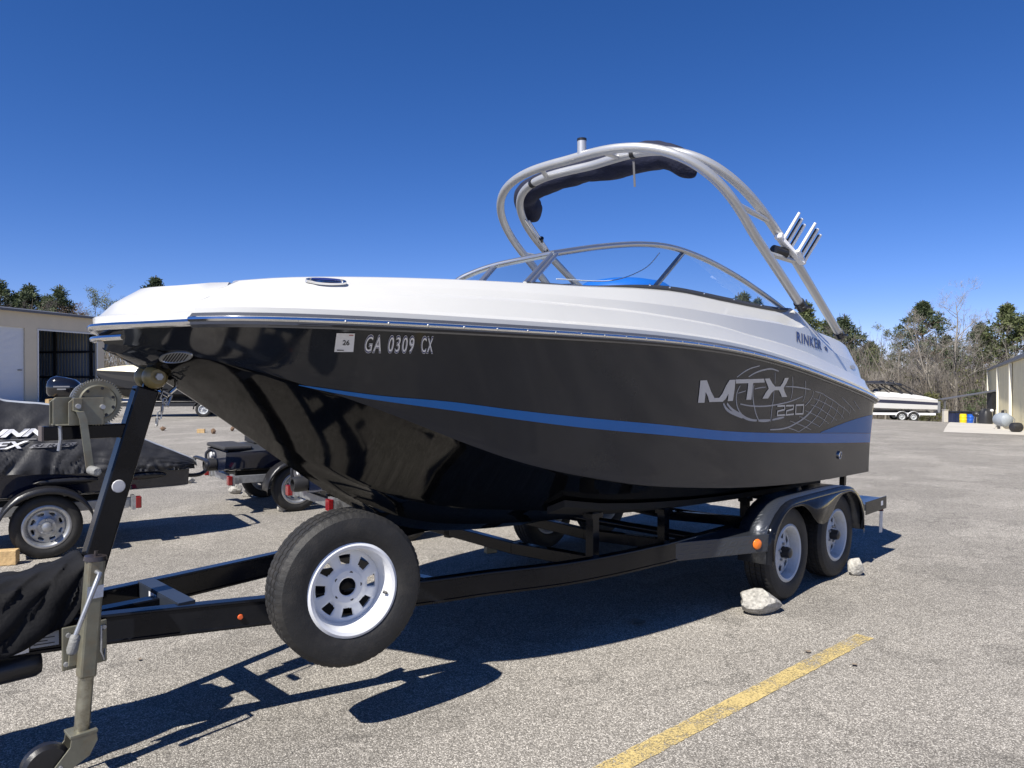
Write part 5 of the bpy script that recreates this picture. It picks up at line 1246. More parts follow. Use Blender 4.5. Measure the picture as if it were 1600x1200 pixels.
# ------------------------------------------------------------------ outboard motor on a stand
ob = empty('outboard_motor', (-7.0, 11.5, 0), rad(200)); tag(ob, 'black outboard motor with rounded cowl behind the winch', 'outboard motor')
mb = MB(); rows = []
for (z, x0, x1, w) in ((1.36, -.20, .20, .15), (1.40, -.23, .23, .165), (1.50, -.24, .24, .17), (1.58, -.22, .22, .16), (1.635, -.16, .17, .13), (1.66, -.06, .10, .07)):
    c = (x0 + x1) / 2; a = (x1 - x0) / 2; rows.append([(c + a * math.copysign(abs(math.cos(t)) ** .7, math.cos(t)), w * math.copysign(abs(math.sin(t)) ** .8, math.sin(t)), z + .05 * math.cos(t) * (z - 1.3)) for t in [2 * math.pi * k / 24 for k in range(24)]])
mb.grid(rows, closed=True); mb.add(rows[-1], [tuple(range(24))]); cw = mb.build('cowl', mat('gloss_black_paint', (.008, .008, .01), .12, coat=.6), ob, smooth=50)
for z, l in ((1.51, .22), (1.47, .12)):
    for sgn in (-1, 1):
        mb = MB(); mb.box((0, sgn * .1725, z), (l, .002, .02)); mb.build('cowl_lettering', mat('dim_lettering', (.22, .22, .23), .5), cw, smooth=0)
mb = MB(); mb.bar((0, 0, 1.36), (-.02, 0, .75), .13, .22, up=(1, 0, 0)); mb.build('midsection', mat('outboard_grey', (.07, .07, .075), .4), ob, smooth=0, bevel=.03)
mb = MB(); mb.lathe([(0, -.2), (.04, -.17), (.06, 0), (.05, .2), (.02, .26), (0, .27)], 'x', 16, (-.02, 0, .62)); mb.bar((-.02, 0, .75), (-.02, 0, .42), .02, .2, up=(1, 0, 0)); mb.build('gearcase', M_BLKPL, ob)
for k in range(3):
    mb = MB(); a = k * 2.094; mb.bar((-.24, 0, .62), (-.26, .13 * math.cos(a), .62 + .13 * math.sin(a)), .07, .008); mb.build('propeller_blade', M_GALV, ob, smooth=0)
st_ = empty('motor_stand', (-7.0, 11.5, 0), rad(200)); tag(st_, 'tubular steel stand holding the black outboard motor', 'stand')
for sgn in (-1, 1):
    mb = MB(); mb.bar((.16, sgn * .2, .03), (.16, sgn * .2, 1.22), .04, .04, up=(1, 0, 0)); mb.build('upright', M_GALV, st_, smooth=0)
    mb = MB(); mb.bar((.5, sgn * .3, .03), (-.35, sgn * .3, .03), .04, .04); mb.build('foot', M_GALV, st_, smooth=0)
mb = MB(); mb.bar((.16, -.32, 1.22), (.16, .32, 1.22), .05, .2); mb.build('mount_board', M_WOOD, st_, smooth=0)
mb = MB(); mb.bar((.16, -.32, .05), (.16, .32, .05), .04, .04); mb.build('base_bar', M_GALV, st_, smooth=0)

# ------------------------------------------------------------------ parked boats further off
def parked_boat(loc, rz, label, L, m_hull, m_band, m_deck, m_cloth, tower=True, group=None, m_tr=None):
    """x local: bow (-) to stern (+), length L, on a tandem trailer"""
    b = empty('parked_boat', loc, rz); tag(b, label, 'boat', group); k = L / 7.0
    bb = pchip([(-3.5, .02), (-3.2, .45), (-2.5, .85), (-1.5, 1.12), (0, 1.25), (3.4, 1.22)]); kz = pchip([(-3.5, 1.75), (-3.0, 1.25), (-2.3, .85), (-1.2, .68), (3.4, .62)]); cz = pchip([(-3.5, 1.8), (-2.5, 1.35), (-1.0, 1.02), (3.4, .92)]); rz_ = pchip([(-3.5, 2.0), (0, 1.86), (3.4, 1.62)])
    def rows_(f0, f1, o=0, n=8, full=False):
        R = []
        for i in range(26):
            s = -3.5 + 6.9 * i / 25; c = cz(s); r = rz_(s); x = bb(s); half = []
            if full: half = [(0, kz(s)), (x * .88, c)]
            for j in range(n):
                f = f0 + (f1 - f0) * j / (n - 1); half.append((x * (.9 + .1 * f) + o, c + (r - c) * f))
            R.append((s, half))
        return R
    def both(R): return [[P(s * k, -x * k, z * k) for x, z in reversed(h)] + [P(s * k, x * k, z * k) for x, z in h] for s, h in R]
    mb = MB(); g_ = both(rows_(0, 1, full=True)); mb.grid(g_); mb.add(g_[-1], [tuple(range(len(g_[-1])))]); hl = mb.build('hull', m_hull, b, smooth=35)
    for sg in (1, -1):
        mb = MB(); mb.grid([[P(s * k, sg * x * k, z * k) for x, z in h] for s, h in rows_(.45, .74, .006)]); mb.build('side_band', m_band, hl, smooth=35)
    mb = MB(); R = []
    for i in range(26):
        s = -3.5 + 6.9 * i / 25; x = bb(s); r = rz_(s); t = pchip([(-3.5, .05), (-2.0, .28), (0, .36), (1.6, .30), (2.6, .22), (3.4, .05)])(s)
        R.append([P(s * k, y * x * k, (r + t * h_) * k) for y, h_ in ((1.01, 0), (.99, .15), (.90, .75), (.80, 1), (.5, 1), (0, 1.05), (-.5, 1), (-.80, 1), (-.90, .75), (-.99, .15), (-1.01, 0))])
    mb.grid(R); mb.add(R[-1], [tuple(range(11))]); mb.build('deck', m_deck, b, smooth=35)
    if tower:
        for s0 in (-.2, .45):
            mb = MB(); mb.tube([P(q[0] * k, q[1] * k, q[2] * k) for q in P3([(s0 + 1.2, 1.1, 2.1), (s0 + .1, 1.05, 2.85), (s0, .6, 3.05), (s0, -.6, 3.05), (s0 + .1, -1.05, 2.85), (s0 + 1.2, -1.1, 2.1)])], .04, 8); mb.build('tower_hoop', m_cloth, b)
        mb = MB(); R = []
        for i in range(9):
            s = -2.6 + 3.6 * i / 8; z = 2.95 - .05 * i / 8 + .12 * math.sin(math.pi * i / 8); R.append([P(s * k, y * k, (z - .15 * abs(y) ** 3) * k) for y in (-1.1, -.7, 0, .7, 1.1)])
        mb.grid(R); mb.build('canopy', m_cloth, b, smooth=60, solid=.03)
        for sg in (1, -1):
            for a_, b2 in (((-2.6, 2.85), (-.6, 2.05)), ((1.0, 2.8), (2.5, 1.95)), ((-1.0, 2.9), (.2, 2.1)), ((.4, 2.9), (1.7, 2.0))):
                mb = MB(); mb.tube([P(a_[0] * k, sg * 1.08 * k, a_[1] * k), P(b2[0] * k, sg * 1.05 * k, b2[1] * k)], .03, 6); mb.build('canopy_strut', m_cloth, b)
    mb = MB(); mb.grid([[P(x * k, y * k, z * k) for x, y, z in ((-.4, 1.05, 2.18), (-.9, .8, 2.2), (-1.1, 0, 2.2), (-.9, -.8, 2.2), (-.4, -1.05, 2.18))], [P(x * k, y * k, z * k) for x, y, z in ((.3, 1.0, 2.5), (-.35, .7, 2.58), (-.5, 0, 2.6), (-.35, -.7, 2.58), (.3, -1.0, 2.5))]]); mb.build('windshield', M_GLASS, b, smooth=60)
    mb = MB(); mb.box(P(3.65 * k, 0, 1.05 * k), (.5 * k, .3 * k, .9 * k)); mb.build('sterndrive', mat('grey_drive', (.17, .18, .2), .4), b, smooth=0, bevel=.06)
    # its trailer
    t = empty('parked_boat_trailer', loc, rz); m_tr = m_tr or M_DECALW
    for sg in (1, -1):
        mb = MB(); mb.bar(P(3.3 * k, sg * 1.0 * k, .55), P(-2.0 * k, sg * 1.0 * k, .55), .1, .16); mb.bar(P(-2 * k, sg * 1.0 * k, .55), P(-4.4 * k, 0, .55), .1, .14); mb.build('frame_rail', m_tr, t, smooth=0)
        mb = MB(); mb.bar(P(3.0 * k, sg * .6 * k, .70 * k), P(-1.8 * k, sg * .6 * k, .72 * k), .12, .08); mb.build('bunk', M_CARPET, t, smooth=0)
        for s in (.95, 1.75):
            wheel(t, P(s * k, sg * 1.12 * k, .33), 0 if sg > 0 else math.pi, .33, .2, .19, M_WHEELG, hub='galv')
            mb = MB(); R = []
            for j in range(13):
                a = math.pi * j / 12; R.append([P(s * k + .42 * math.cos(a), sg * y * k, .34 + .40 * math.sin(a)) for y in (1.0, 1.24)])
            mb.grid(R); mb.build('fender', m_tr, t, smooth=40, solid=.02)
    mb = MB(); mb.bar(P(-3.7 * k, 0, .55), P(-3.5 * k, 0, 1.7 * k), .1, .1, up=(1, 0, 0)); mb.build('winch_post', m_tr, t, smooth=0)
    mb = MB(); mb.bar(P(-4.2 * k, 0, 0), P(-4.2 * k, 0, .7), .08, .08, up=(1, 0, 0)); mb.build('jack', M_GALV, t, smooth=0)
    for s in (-1.6, 3.1):
        mb = MB(); mb.bar(P(s * k, -.98 * k, .5), P(s * k, .98 * k, .5), .1, .1); mb.build('crossmember', m_tr, t, smooth=0)
    return b, t
mwb = mat('white_boat_gelcoat', (.60, .59, .57), .2, coat=.4)
b_, t_ = parked_boat((28.6, 56.5, gz(28.6, 56.5)), rad(-14), 'distant white boat with navy side band and black tower by the trees', 6.9, mwb, mat('navy_band', (.03, .032, .06), .3), mwb, M_DARK)
tag(t_, 'white tandem trailer under the distant white and navy boat', 'trailer')
b2, t2 = parked_boat((-14.9, 33.5, 0), rad(14), 'cream-decked boat with dark hull parked beyond the winch post', 7.2, mat('matte_black_hull', (.012, .012, .013), .6), mat('dark_band', (.03, .028, .026), .6), mat('cream_gelcoat', (.72, .64, .46), .25, coat=.3), M_DARK, tower=False, m_tr=M_DARK)
tag(t2, 'dark trailer under the cream-decked boat beyond the winch post', 'trailer')

# ------------------------------------------------------------------ clutter by the right hand building
def at(px, Y): return ((px - 800) / 1150 * Y)
lt = empty('lean_to', (at(1516, 46), 46, 0)); tag(lt, 'open lean-to with thin dark sloping roof beside the cream building', 'shelter')
g0 = gz(at(1516, 46), 46)
mb = MB(); mb.add([(-1.85, -.3, .40), (1.75, -.3, .98), (1.75, .3, .98), (-1.85, .3, .40), (-1.85, -.3, .46), (1.75, -.3, 1.04), (1.75, .3, 1.04), (-1.85, .3, .46)], [(3, 2, 1, 0), (4, 5, 6, 7), (0, 1, 5, 4), (1, 2, 6, 5), (2, 3, 7, 6), (3, 0, 4, 7)]); mb.build('roof', M_ROOF, lt, smooth=0)
for x, y in ((-1.7, -.2), (1.62, .2)):
    mb = MB(); zt = .4 + (x + 1.85) * .161; mb.bar((x, y, g0), (x, y, zt + .05), .09, .09, up=(1, 0, 0)); mb.build('post', M_ROOF, lt, smooth=0)
mb = MB(); mb.box((1.45, .0, .35), (.5, .5, 1.1)); mb.build('hanging_panel', M_DARK, lt, smooth=0)
def gthing(name, label, cat, px, Y, group=None):
    x = at(px, Y); o = empty(name, (x, Y, gz(x, Y))); tag(o, label, cat, group); return o
o = gthing('concrete_pillar', 'pale square concrete block standing under the left end of the lean-to', 'block', 1477, 44.6)
MB().box((0, 0, .36), (.24, .24, .72)).build('shaft', M_CONC, o, smooth=0, bevel=.02); MB().box((0, 0, .735), (.28, .28, .03)).build('cap', M_CONC, o, smooth=0)
o = gthing('dumpster', 'low dark blue steel dumpster under the lean-to', 'dumpster', 1500, 46.5)
mdump = mat('dark_blue_steel', (.012, .02, .06), .5, var=.2)
mb = MB(); mb.box((0, 0, .36), (1.5, .9, .62)); mb.build('body', mdump, o, smooth=0, bevel=.02)
mb = MB(); mb.box((0, 0, .70), (1.56, .96, .05)); mb.build('lid', M_DARK, o, smooth=0)
for x in (-.5, 0, .5): MB().box((x, -.47, .36), (.07, .05, .6)).build('rib', mdump, o, smooth=0)
def barrel(px, Y, col, nm, label):
    o = gthing('plastic_barrel', label, 'barrel', px, Y, 'plastic barrels by the lean-to')
    mm = mat(nm, col, .4); MB().lathe([(0, 0), (.17, 0), (.19, .04), (.19, .18), (.2, .2), (.19, .22), (.19, .36), (.2, .38), (.19, .4), (.18, .52), (.16, .54), (0, .54)], 'z', 20).build('body', mm, o)
    MB().lathe([(.05, .54), (.05, .57), (0, .57)], 'z', 12, (.07, 0, 0)).build('bung', M_DARK, o)
barrel(1505, 44.2, (.75, .55, .01), 'yellow_plastic', 'bright yellow plastic barrel in front of the dark dumpster')
barrel(1516.5, 45.0, (.01, .09, .45), 'blue_plastic', 'blue plastic barrel at the right end of the dumpster')
o = gthing('kettle_grill', 'black kettle grill with lid next to the blue barrel', 'grill', 1526, 44)
MB().lathe([(0, .38), (.12, .40), (.2, .47), (.23, .56), (.2, .65), (.12, .71), (0, .73)], 'z', 20).build('bowl', M_DARK, o)
for k in range(3):
    a = k * 2.1; MB().tube([(.1 * math.cos(a), .1 * math.sin(a), .45), (.2 * math.cos(a), .2 * math.sin(a), 0)], .015, 6).build('leg', M_GALV, o)
MB().box((0, -.235, .56), (.08, .02, .02)).build('handle', M_DECALW, o, smooth=0)
o = gthing('generator', 'dark tarped machine with a white knob beside the grey tank', 'machine', 1541, 40)
mb = MB(); rows = []
for z, sc_ in ((0, 1), (.35, 1.02), (.62, .9), (.78, .6), (.82, .3)): rows.append([(.34 * sc_ * math.cos(a) * (1 + .12 * math.sin(3 * a)), .3 * sc_ * math.sin(a), z + .04 * math.sin(5 * a)) for a in [2 * math.pi * k / 20 for k in range(20)]])
mb.grid(rows, closed=True); mb.add(rows[-1], [tuple(range(20))]); mb.build('tarp', M_DARK, o, smooth=50); MB().lathe([(0, .1), (.07, .08), (.09, 0), (.06, -.05), (0, -.06)], 'z', 14, (.18, -.2, .72)).build('knob', M_DECALW, o)
o = gthing('propane_tank', 'pale grey horizontal steel tank with valve against the cream building', 'tank', 1567, 28.2)
MB().lathe([(0, -.36), (.12, -.34), (.23, -.26), (.27, -.14), (.27, .14), (.23, .26), (.12, .34), (0, .36)], 'y', 24, (0, 0, .36)).build('shell', mat('pale_grey_tank', (.28, .31, .34), .45, var=.08), o)
for y in (-.15, .15): MB().box((0, y, .06), (.36, .06, .12)).build('saddle', M_CONC, o, smooth=0)
mb = MB(); mb.tube([(0, 0, .6), (0, 0, .72)], .05, 10); mb.tube([(0, 0, .72), (.12, 0, .74), (.16, 0, .4), (.1, -.25, .1)], .012, 6); mb.build('valve', M_DARK, o)
o = gthing('black_tank', 'black round tank lying on its side at the right edge', 'tank', 1588, 25.6)
MB().lathe([(0, -.2), (.1, -.19), (.15, -.15), (.165, -.08), (.165, .08), (.15, .15), (.1, .19), (0, .2)], 'x', 22, (0, 0, .17)).build('shell', M_DARK, o)
mb = MB(); mb.tube([(-.05, 0, .32), (-.05, 0, .45), (-.12, 0, .52)], .012, 6); mb.build('filler_pipe', M_GALV, o)

# ------------------------------------------------------------------ stones and debris
def stone(name, label, loc, size, seed, m=M_ROCK, group=None, rz=0.):
    bm = bmesh.new(); bmesh.ops.create_icosphere(bm, subdivisions=3, radius=.5); r = random.Random(seed)
    pl = [(Vector((r.uniform(-1, 1), r.uniform(-1, 1), r.uniform(-.6, 1))).normalized(), r.uniform(.26, .42)) for _ in range(11)]
    for v in bm.verts:
        for n, d_ in pl:
            e = v.co.dot(n) - d_
            if e > 0: v.co -= n * e
        v.co *= 1 + .10 * noise.noise(v.co * 5 + Vector((seed, 0, 0)))
        v.co = Vector((v.co.x * size[0] * 1.25, v.co.y * size[1] * 1.25, v.co.z * size[2] * 1.25))
    zmin = min(v.co.z for v in bm.verts)
    for v in bm.verts: v.co.z -= zmin + size[2] * .06
    me = bpy.data.meshes.new(name); bm.to_mesh(me); bm.free(); me.shade_smooth(); me.set_sharp_from_angle(angle=rad(24)); me.materials.append(m)
    o = bpy.data.objects.new(name, me); COL.objects.link(o); o.location = (*loc, gz(*loc)); o.rotation_euler = (0, 0, rz)
    return tag(o, label, 'stone', group)
stone('stone', 'large pale stone chocking the front trailer wheel, half in shade', (1.72, 5.07), (.30, .20, .135), 3)
stone('stone', 'small pale pointed stone chocking the rear trailer wheel', (2.83, 6.06), (.13, .10, .14), 8)
stone('stone', 'lone pale stone on the asphalt right of the covered watercraft', (-5.05, 11.5), (.17, .13, .11), 5)
stone('stone', 'larger pale stone left of the farther uncovered watercraft wheel', (-3.92, 10.45), (.19, .15, .14), 6)
stone('stone', 'pale stone touching the tyre of the farther uncovered watercraft', (-3.66, 10.15), (.12, .1, .12), 9)
stone('stone', 'pale stone behind the tyre under the nearer uncovered watercraft trailer', (-2.82, 9.02), (.13, .11, .13), 12)
mbr = mat('brown_stone', (.16, .10, .06), .95, var=.3)
stone('stone', 'tiny brown lump far out on the lot beside the winch post', (-11.2, 23.6), (.2, .16, .13), 14, mbr)
stone('stone', 'tiny brown lump far out on the lot left of the keel', (-9.0, 22.2), (.14, .12, .14), 15, mbr)
stone('stone', 'tiny brown lump farthest along the lot near the keel line', (-8.9, 23.4), (.14, .12, .12), 16, mbr)
wb = MB().box((0, 0, .03), (.11, .06, .06)).build('wood_block', M_WOOD, None, smooth=0, loc=(-.20, 6.85, 0), rot=(0, 0, .5), bevel=.004)
tag(wb, 'small yellow wood block on the ground beneath the keel', 'block')
wb = MB().box((0, 0, .06), (.22, .14, .12)).build('wood_block', M_WOOD, None, smooth=0, loc=(-9.55, 22.6, 0), rot=(0, 0, .2), bevel=.004)
tag(wb, 'pale wood block far out on the lot between the brown lumps', 'block')
def leaf(loc, sz, rz, label, seed):
    mb = MB(); rows = []; r = random.Random(seed)
    for i in range(9):
        t = i / 8; w = .5 * math.sin(math.pi * t ** .8) + .02; rows.append([((t - .5) * sz, y * w * sz, .006 + .10 * sz * abs(y) ** 1.5 + .06 * sz * math.sin(3 * t + y)) for y in (-1, -.5, 0, .5, 1)])
    mb.grid(rows); o = mb.build('fallen_leaf', mat('dry_leaf', (.20, .16, .12), .8, var=.3, vscale=40), None, smooth=60, loc=(loc[0], loc[1], .002), rot=(0, 0, rz)); tag(o, label, 'leaf')
leaf((.84, 4.84), .10, .5, 'dry curled leaf lying in the shadow under the trailer', 1)
leaf((1.74, 4.32), .035, 1.0, 'small dark dry leaf on sunlit asphalt below the front wheel, the left one', 2)
leaf((1.92, 4.12), .03, 2.0, 'small dark dry leaf on sunlit asphalt nearer the yellow line end', 3)
leaf((-2.13, 4.20), .025, 2.0, 'tiny dark leaf on the asphalt between winch post and spare wheel', 4)

# ------------------------------------------------------------------ trees
def needle_quads(mb, c, R, n, rng, w, l, flat=.75):
    for _ in range(n):
        while True:
            q = Vector((rng.uniform(-1, 1), rng.uniform(-1, 1), rng.uniform(-1, 1)))
            if .15 < q.length < 1: break
        p = Vector(c) + Vector((q.x * R, q.y * R, q.z * R * flat))
        d = (q * .8 + Vector((rng.uniform(-1, 1), rng.uniform(-1, 1), rng.uniform(-.5, .9)))).normalized(); s = d.orthogonal().normalized(); s = (Matrix.Rotation(rng.uniform(0, 6.28), 3, d) @ s) * (w * rng.uniform(.6, 1.4) / 2); d = d * (l * rng.uniform(.6, 1.4))
        mb.add([p - s, p + s, p + s * .5 + d, p - s * .5 + d], [(0, 1, 2, 3)])
def bare(mb, p, d, L, r, depth, rng, up=.25, spread=.55, tips=None, nseg=3, kids=(3, 5)):
    pts = [p]; q = Vector(p); dd = Vector(d)
    for i in range(nseg):
        dd = (dd + Vector((rng.gauss(0, .10), rng.gauss(0, .10), rng.gauss(0, .04) + up * .10))).normalized(); q = q + dd * (L / nseg); pts.append(q.copy())
    rs = [r * (1 - .62 * i / nseg) for i in range(nseg + 1)]
    mb.tube(pts, rs, 5 if depth >= 3 else 3, caps=False)
    if depth == 0:
        if tips is not None: tips.append(pts[-1])
        return
    n = rng.randint(*kids)
    for k in range(n):
        f = rng.uniform(.38, 1.0) if depth < 4 else rng.uniform(.45, 1.0); i = min(int(f * nseg), nseg - 1); t = f * nseg - i
        b = pts[i] + (pts[i + 1] - pts[i]) * t; a = rng.uniform(0, 6.283)
        o = dd.orthogonal().normalized(); o = Matrix.Rotation(a, 3, dd) @ o
        nd = (dd * (1 - spread * .5) + o * spread * rng.uniform(.6, 1.2) + Vector((0, 0, up))).normalized()
        bare(mb, b, nd, L * rng.uniform(.42, .66), max(.006, r * (.5 - .12 * f)), depth - 1, rng, up, spread, tips, max(2, nseg - 1), kids)
def fit(a, b, H):
    k = H / max(v[2] for v in a.v + b.v); kx = .5 + .5 * k
    for q in (a, b): q.v = [(x * kx, y * kx, z * k) for x, y, z in q.v]
def tree_root(name, px, Y, label, group):
    x = (px - 800) / 1150 * Y; o = empty(name, (x, Y, gz(x, Y) - .05)); tag(o, label, 'tree', group); return o
def height_for(py, Y, px): x = (px - 800) / 1150 * Y; return 1.6 + (595 - py) / 1150 * Y - gz(x, Y)
def pine(px, py, Y, wpx, label, group, seed, m, frac=.5, dens=1.0):
    frac = min(.85, frac + .2); wpx *= 1.1
    rng = random.Random(seed); o = tree_root('pine_tree', px, Y, label, group); H = height_for(py, Y, px); W = wpx / 1150 * Y / 2
    mb = MB(); lean_ = Vector((rng.uniform(-.03, .03), rng.uniform(-.03, .03), 1)); tp = [Vector((lean_.x * z, lean_.y * z, z)) for z in [H * k / 8 for k in range(9)]]
    mb.tube(tp, [.20 * (1 - .8 * k / 8) for k in range(9)], 6, caps=False)
    cl = []
    n = int(80 * dens * max(1, W / 1.6))
    for k in range(n):
        f = (1 - frac) + frac * rng.random() ** .8; ff = (f - (1 - frac)) / frac
        env = W * math.sin(math.pi * min(1, .16 + .84 * ff) ** .85) ** .6 * (1 if ff < .8 else max(.25, (1 - ff) / .2))
        a = rng.uniform(0, 6.283); rr = env * math.sqrt(rng.uniform(.08, 1)); base = Vector((lean_.x * H * f, lean_.y * H * f, H * (f * .965) - .1))
        c = base + Vector((rr * math.cos(a), rr * math.sin(a), .25 * rr * rng.uniform(-.2, 1))); cl.append(c)
        mb.tube([base - Vector((0, 0, .3 * rr)), base.lerp(c, .5), c], [.05, .035, .015], 3, caps=False)
    mc = MB()
    for c in cl: needle_quads(mc, c, rng.uniform(.32, .66), 46, rng, .10, .27, .7)
    fit(mb, mc, H); mb.build('trunk', M_PBARK, o, smooth=0, weld=False)
    mc.build('crown', m, o, smooth=0, weld=False)
def bare_tree(px, py, Y, label, group, seed, m, depth=4, lean_=(0, 0), r=.14, buds=None, spread=.5, first=.42, kids=(2, 4), up=.25, nb=4):
    rng = random.Random(seed); o = tree_root('bare_tree', px, Y, label, group); H = height_for(py, Y, px); mb = MB(); tips = []
    pts = [Vector((lean_[0] * z + .1 * math.sin(z * .9 + seed), lean_[1] * z, z)) for z in [H * .72 * k / 7 for k in range(8)]]
    mb.tube(pts, [r * (1 - .55 * k / 7) for k in range(8)], 6, caps=False)
    for k in range(nb + 5):
        f = first + (1 - first) * (k + rng.random() * .6) / (nb + 5); f = min(f, 1.0); i = min(6, int(f * 7)); p = pts[i].lerp(pts[i + 1], f * 7 - i); a = rng.uniform(0, 6.283)
        d = Vector((math.cos(a) * spread, math.sin(a) * spread, rng.uniform(.6, 1.1))).normalized()
        bare(mb, p, d, H * rng.uniform(.17, .30), r * .42 * (1.25 - f * .5), depth - 2, rng, up, spread, tips, 3, kids)
    bare(mb, pts[-1], Vector((lean_[0], lean_[1], 1)).normalized(), H * .26, r * .42, depth - 1, rng, up, spread, tips, 3, kids)
    mc = MB()
    if buds:
        for t in tips: needle_quads(mc, t, .35, 7 if buds is not M_REDBUD else 5, rng, .07, .10, .9)
        fit(mb, mc, H); mc.build('crown', buds, o, smooth=0, weld=False)
    else:      # fine twig ends
        for t in tips:
            for _ in range(2):
                e = t + Vector((rng.gauss(0, .22), rng.gauss(0, .22), rng.uniform(.05, .45))); mc.tube([t, e], [.007, .003], 3, caps=False)
        fit(mb, mc, H); mc.build('crown', m, o, smooth=0, weld=False)
    mb.build('trunk', m, o, smooth=0, weld=False)
GR = 'trees behind the lot on the right'; GL = 'trees behind the storage building'
pine(1168, 452, 82, 58, 'pine seen through the windshield glass', GR, 1, M_PINE1, .5)
pine(1190, 462, 86, 34, 'small pine right of the one behind the windshield glass', GR, 55, M_PINE1, .5)
pine(1148, 456, 84, 34, 'small pine left of the one behind the windshield glass', GR, 56, M_PINE1, .5)
pine(1130, 468, 88, 40, 'low pine at the far left of the windshield trees', GR, 21, M_PINE1, .5)
pine(1256, 466, 74, 62, 'yellow-green pine between the two tower legs', GR, 2, M_PINE2, .72, 1.3)
pine(1322, 488, 76, 70, 'dark round-crowned pine just right of the rear tower leg', GR, 3, M_PINE1, .6, 1.2)
pine(1442, 468, 80, 96, 'tallest dark pine in the middle of the right tree line', GR, 4, M_PINE1, .5, 1.2)
pine(1574, 470, 70, 92, 'broad green pine above the cream building', GR, 5, M_PINE2, .6, 1.3)
pine(1530, 500, 84, 70, 'shorter dark pine left of the broad green pine', GR, 6, M_PINE1, .6)
pine(1610, 478, 78, 70, 'dark pine cut by the right edge of the picture', GR, 7, M_PINE1, .6)
pine(1395, 560, 90, 60, 'low dark pine deep in the bare trees', GR, 8, M_PINE1, .7)
pine(1478, 520, 92, 70, 'dark pine deep behind the tall pale bare tree', GR, 9, M_PINE1, .7)
pine(1360, 530, 86, 80, 'low dark pine behind the budding tree', GR, 53, M_PINE1, .7)
pine(1288, 496, 84, 60, 'dark pine between the yellow-green and the round-crowned pine', GR, 54, M_PINE1, .6)
bare_tree(1493, 432, 66, 'tallest bare tree with straight pale trunk', GR, 11, M_BARKW, 5, (.0, 0), .17, None, .8, .34, (3, 4), .22, 6)
bare_tree(1474, 478, 64, 'bare tree with pale trunk leaning far to the left', GR, 12, M_BARKW, 5, (-.30, 0), .15, None, .5, .45)
bare_tree(1448, 500, 66, 'forked pale bare tree left of the leaning trunk', GR, 13, M_BARKW, 5, (-.14, 0), .12)
bare_tree(1373, 502, 72, 'pale green budding tree above the stern of the motorboat', GR, 14, M_BARK, 5, (0, 0), .1, M_BUD)
bare_tree(1345, 520, 68, 'grey bare tree left of the budding tree', GR, 15, M_BARK, 5, (.03, 0), .1)
bare_tree(1308, 505, 70, 'thin bare tree behind the rear tower foot', GR, 16, M_BARK, 5, (0, 0), .09)
bare_tree(1405, 512, 66, 'bushy bare tree right of the budding tree', GR, 17, M_BARK, 5, (.02, 0), .11, None, .6, .25)
bare_tree(1548, 478, 72, 'thin bare tree rising beside the building corner', GR, 18, M_BARK, 5, (0, 0), .1)
bare_tree(1520, 488, 70, 'thin bare tree right of the tall pale one', GR, 19, M_BARK, 5, (0, 0), .1, None, .45)
bare_tree(1580, 500, 66, 'bare tree in front of the broad green pine', GR, 20, M_BARKW, 5, (-.06, 0), .1)
bare_tree(1425, 540, 62, 'low bare tree with many stems above the distant boat', GR, 22, M_BARK, 5, (0, 0), .09, None, .65, .15)
bare_tree(1385, 555, 61, 'low bushy bare tree directly above the swim platform', GR, 23, M_BARKW, 5, (.05, 0), .08, None, .65, .15)
bare_tree(1465, 545, 63, 'thin grey bare tree between the leaning and straight trunks', GR, 24, M_BARK, 5, (0, 0), .08)
bare_tree(1281, 520, 72, 'bare tree low between the tower legs', GR, 25, M_BARK, 5, (0, 0), .09)
pine(8, 434, 76, 76, 'dark pine at the left edge above the building roof', GL, 31, M_PINE1, .55, 1.2)
pine(52, 441, 78, 88, 'broad dark pine second from the left edge', GL, 32, M_PINE1, .55, 1.2)
pine(92, 443, 76, 52, 'slender pine third from the left edge', GL, 33, M_PINE1, .55)
pine(243, 429, 80, 56, 'lone pine top showing over the bow deck', GL, 34, M_PINE1, .35)
pine(30, 455, 82, 70, 'dark pine behind the gap of the two leftmost pines', GL, 51, M_PINE1, .6)
pine(72, 458, 84, 70, 'dark pine behind the second and third left pines', GL, 52, M_PINE1, .6)
pine(132, 492, 84, 60, 'low olive pine behind the building corner', GL, 35, M_PINE2, .7)
bare_tree(146, 436, 74, 'tall budding tree standing alone above the building', GL, 36, M_BARK, 5, (0, 0), .09, M_BUD, .38, .5)
bare_tree(112, 462, 76, 'reddish budding tree behind the building roof', GL, 37, M_BARK, 5, (0, 0), .1, M_REDBUD)
bare_tree(128, 468, 72, 'smaller reddish tree beside the olive pine', GL, 40, M_BARK, 5, (0, 0), .1, M_REDBUD)
bare_tree(170, 462, 74, 'grey-green budding tree just left of the bow', GL, 38, M_BARK, 5, (0, 0), .09, M_BUD)
bare_tree(192, 462, 78, 'bare grey tree touching the bow outline', GL, 39, M_BARK, 5, (0, 0), .09)
bare_tree(72, 462, 72, 'thin bare tree between the left pines', GL, 41, M_BARK, 5, (0, 0), .08)
bare_tree(30, 458, 72, 'thin bare tree between the two leftmost pines', GL, 42, M_BARK, 5, (0, 0), .08)
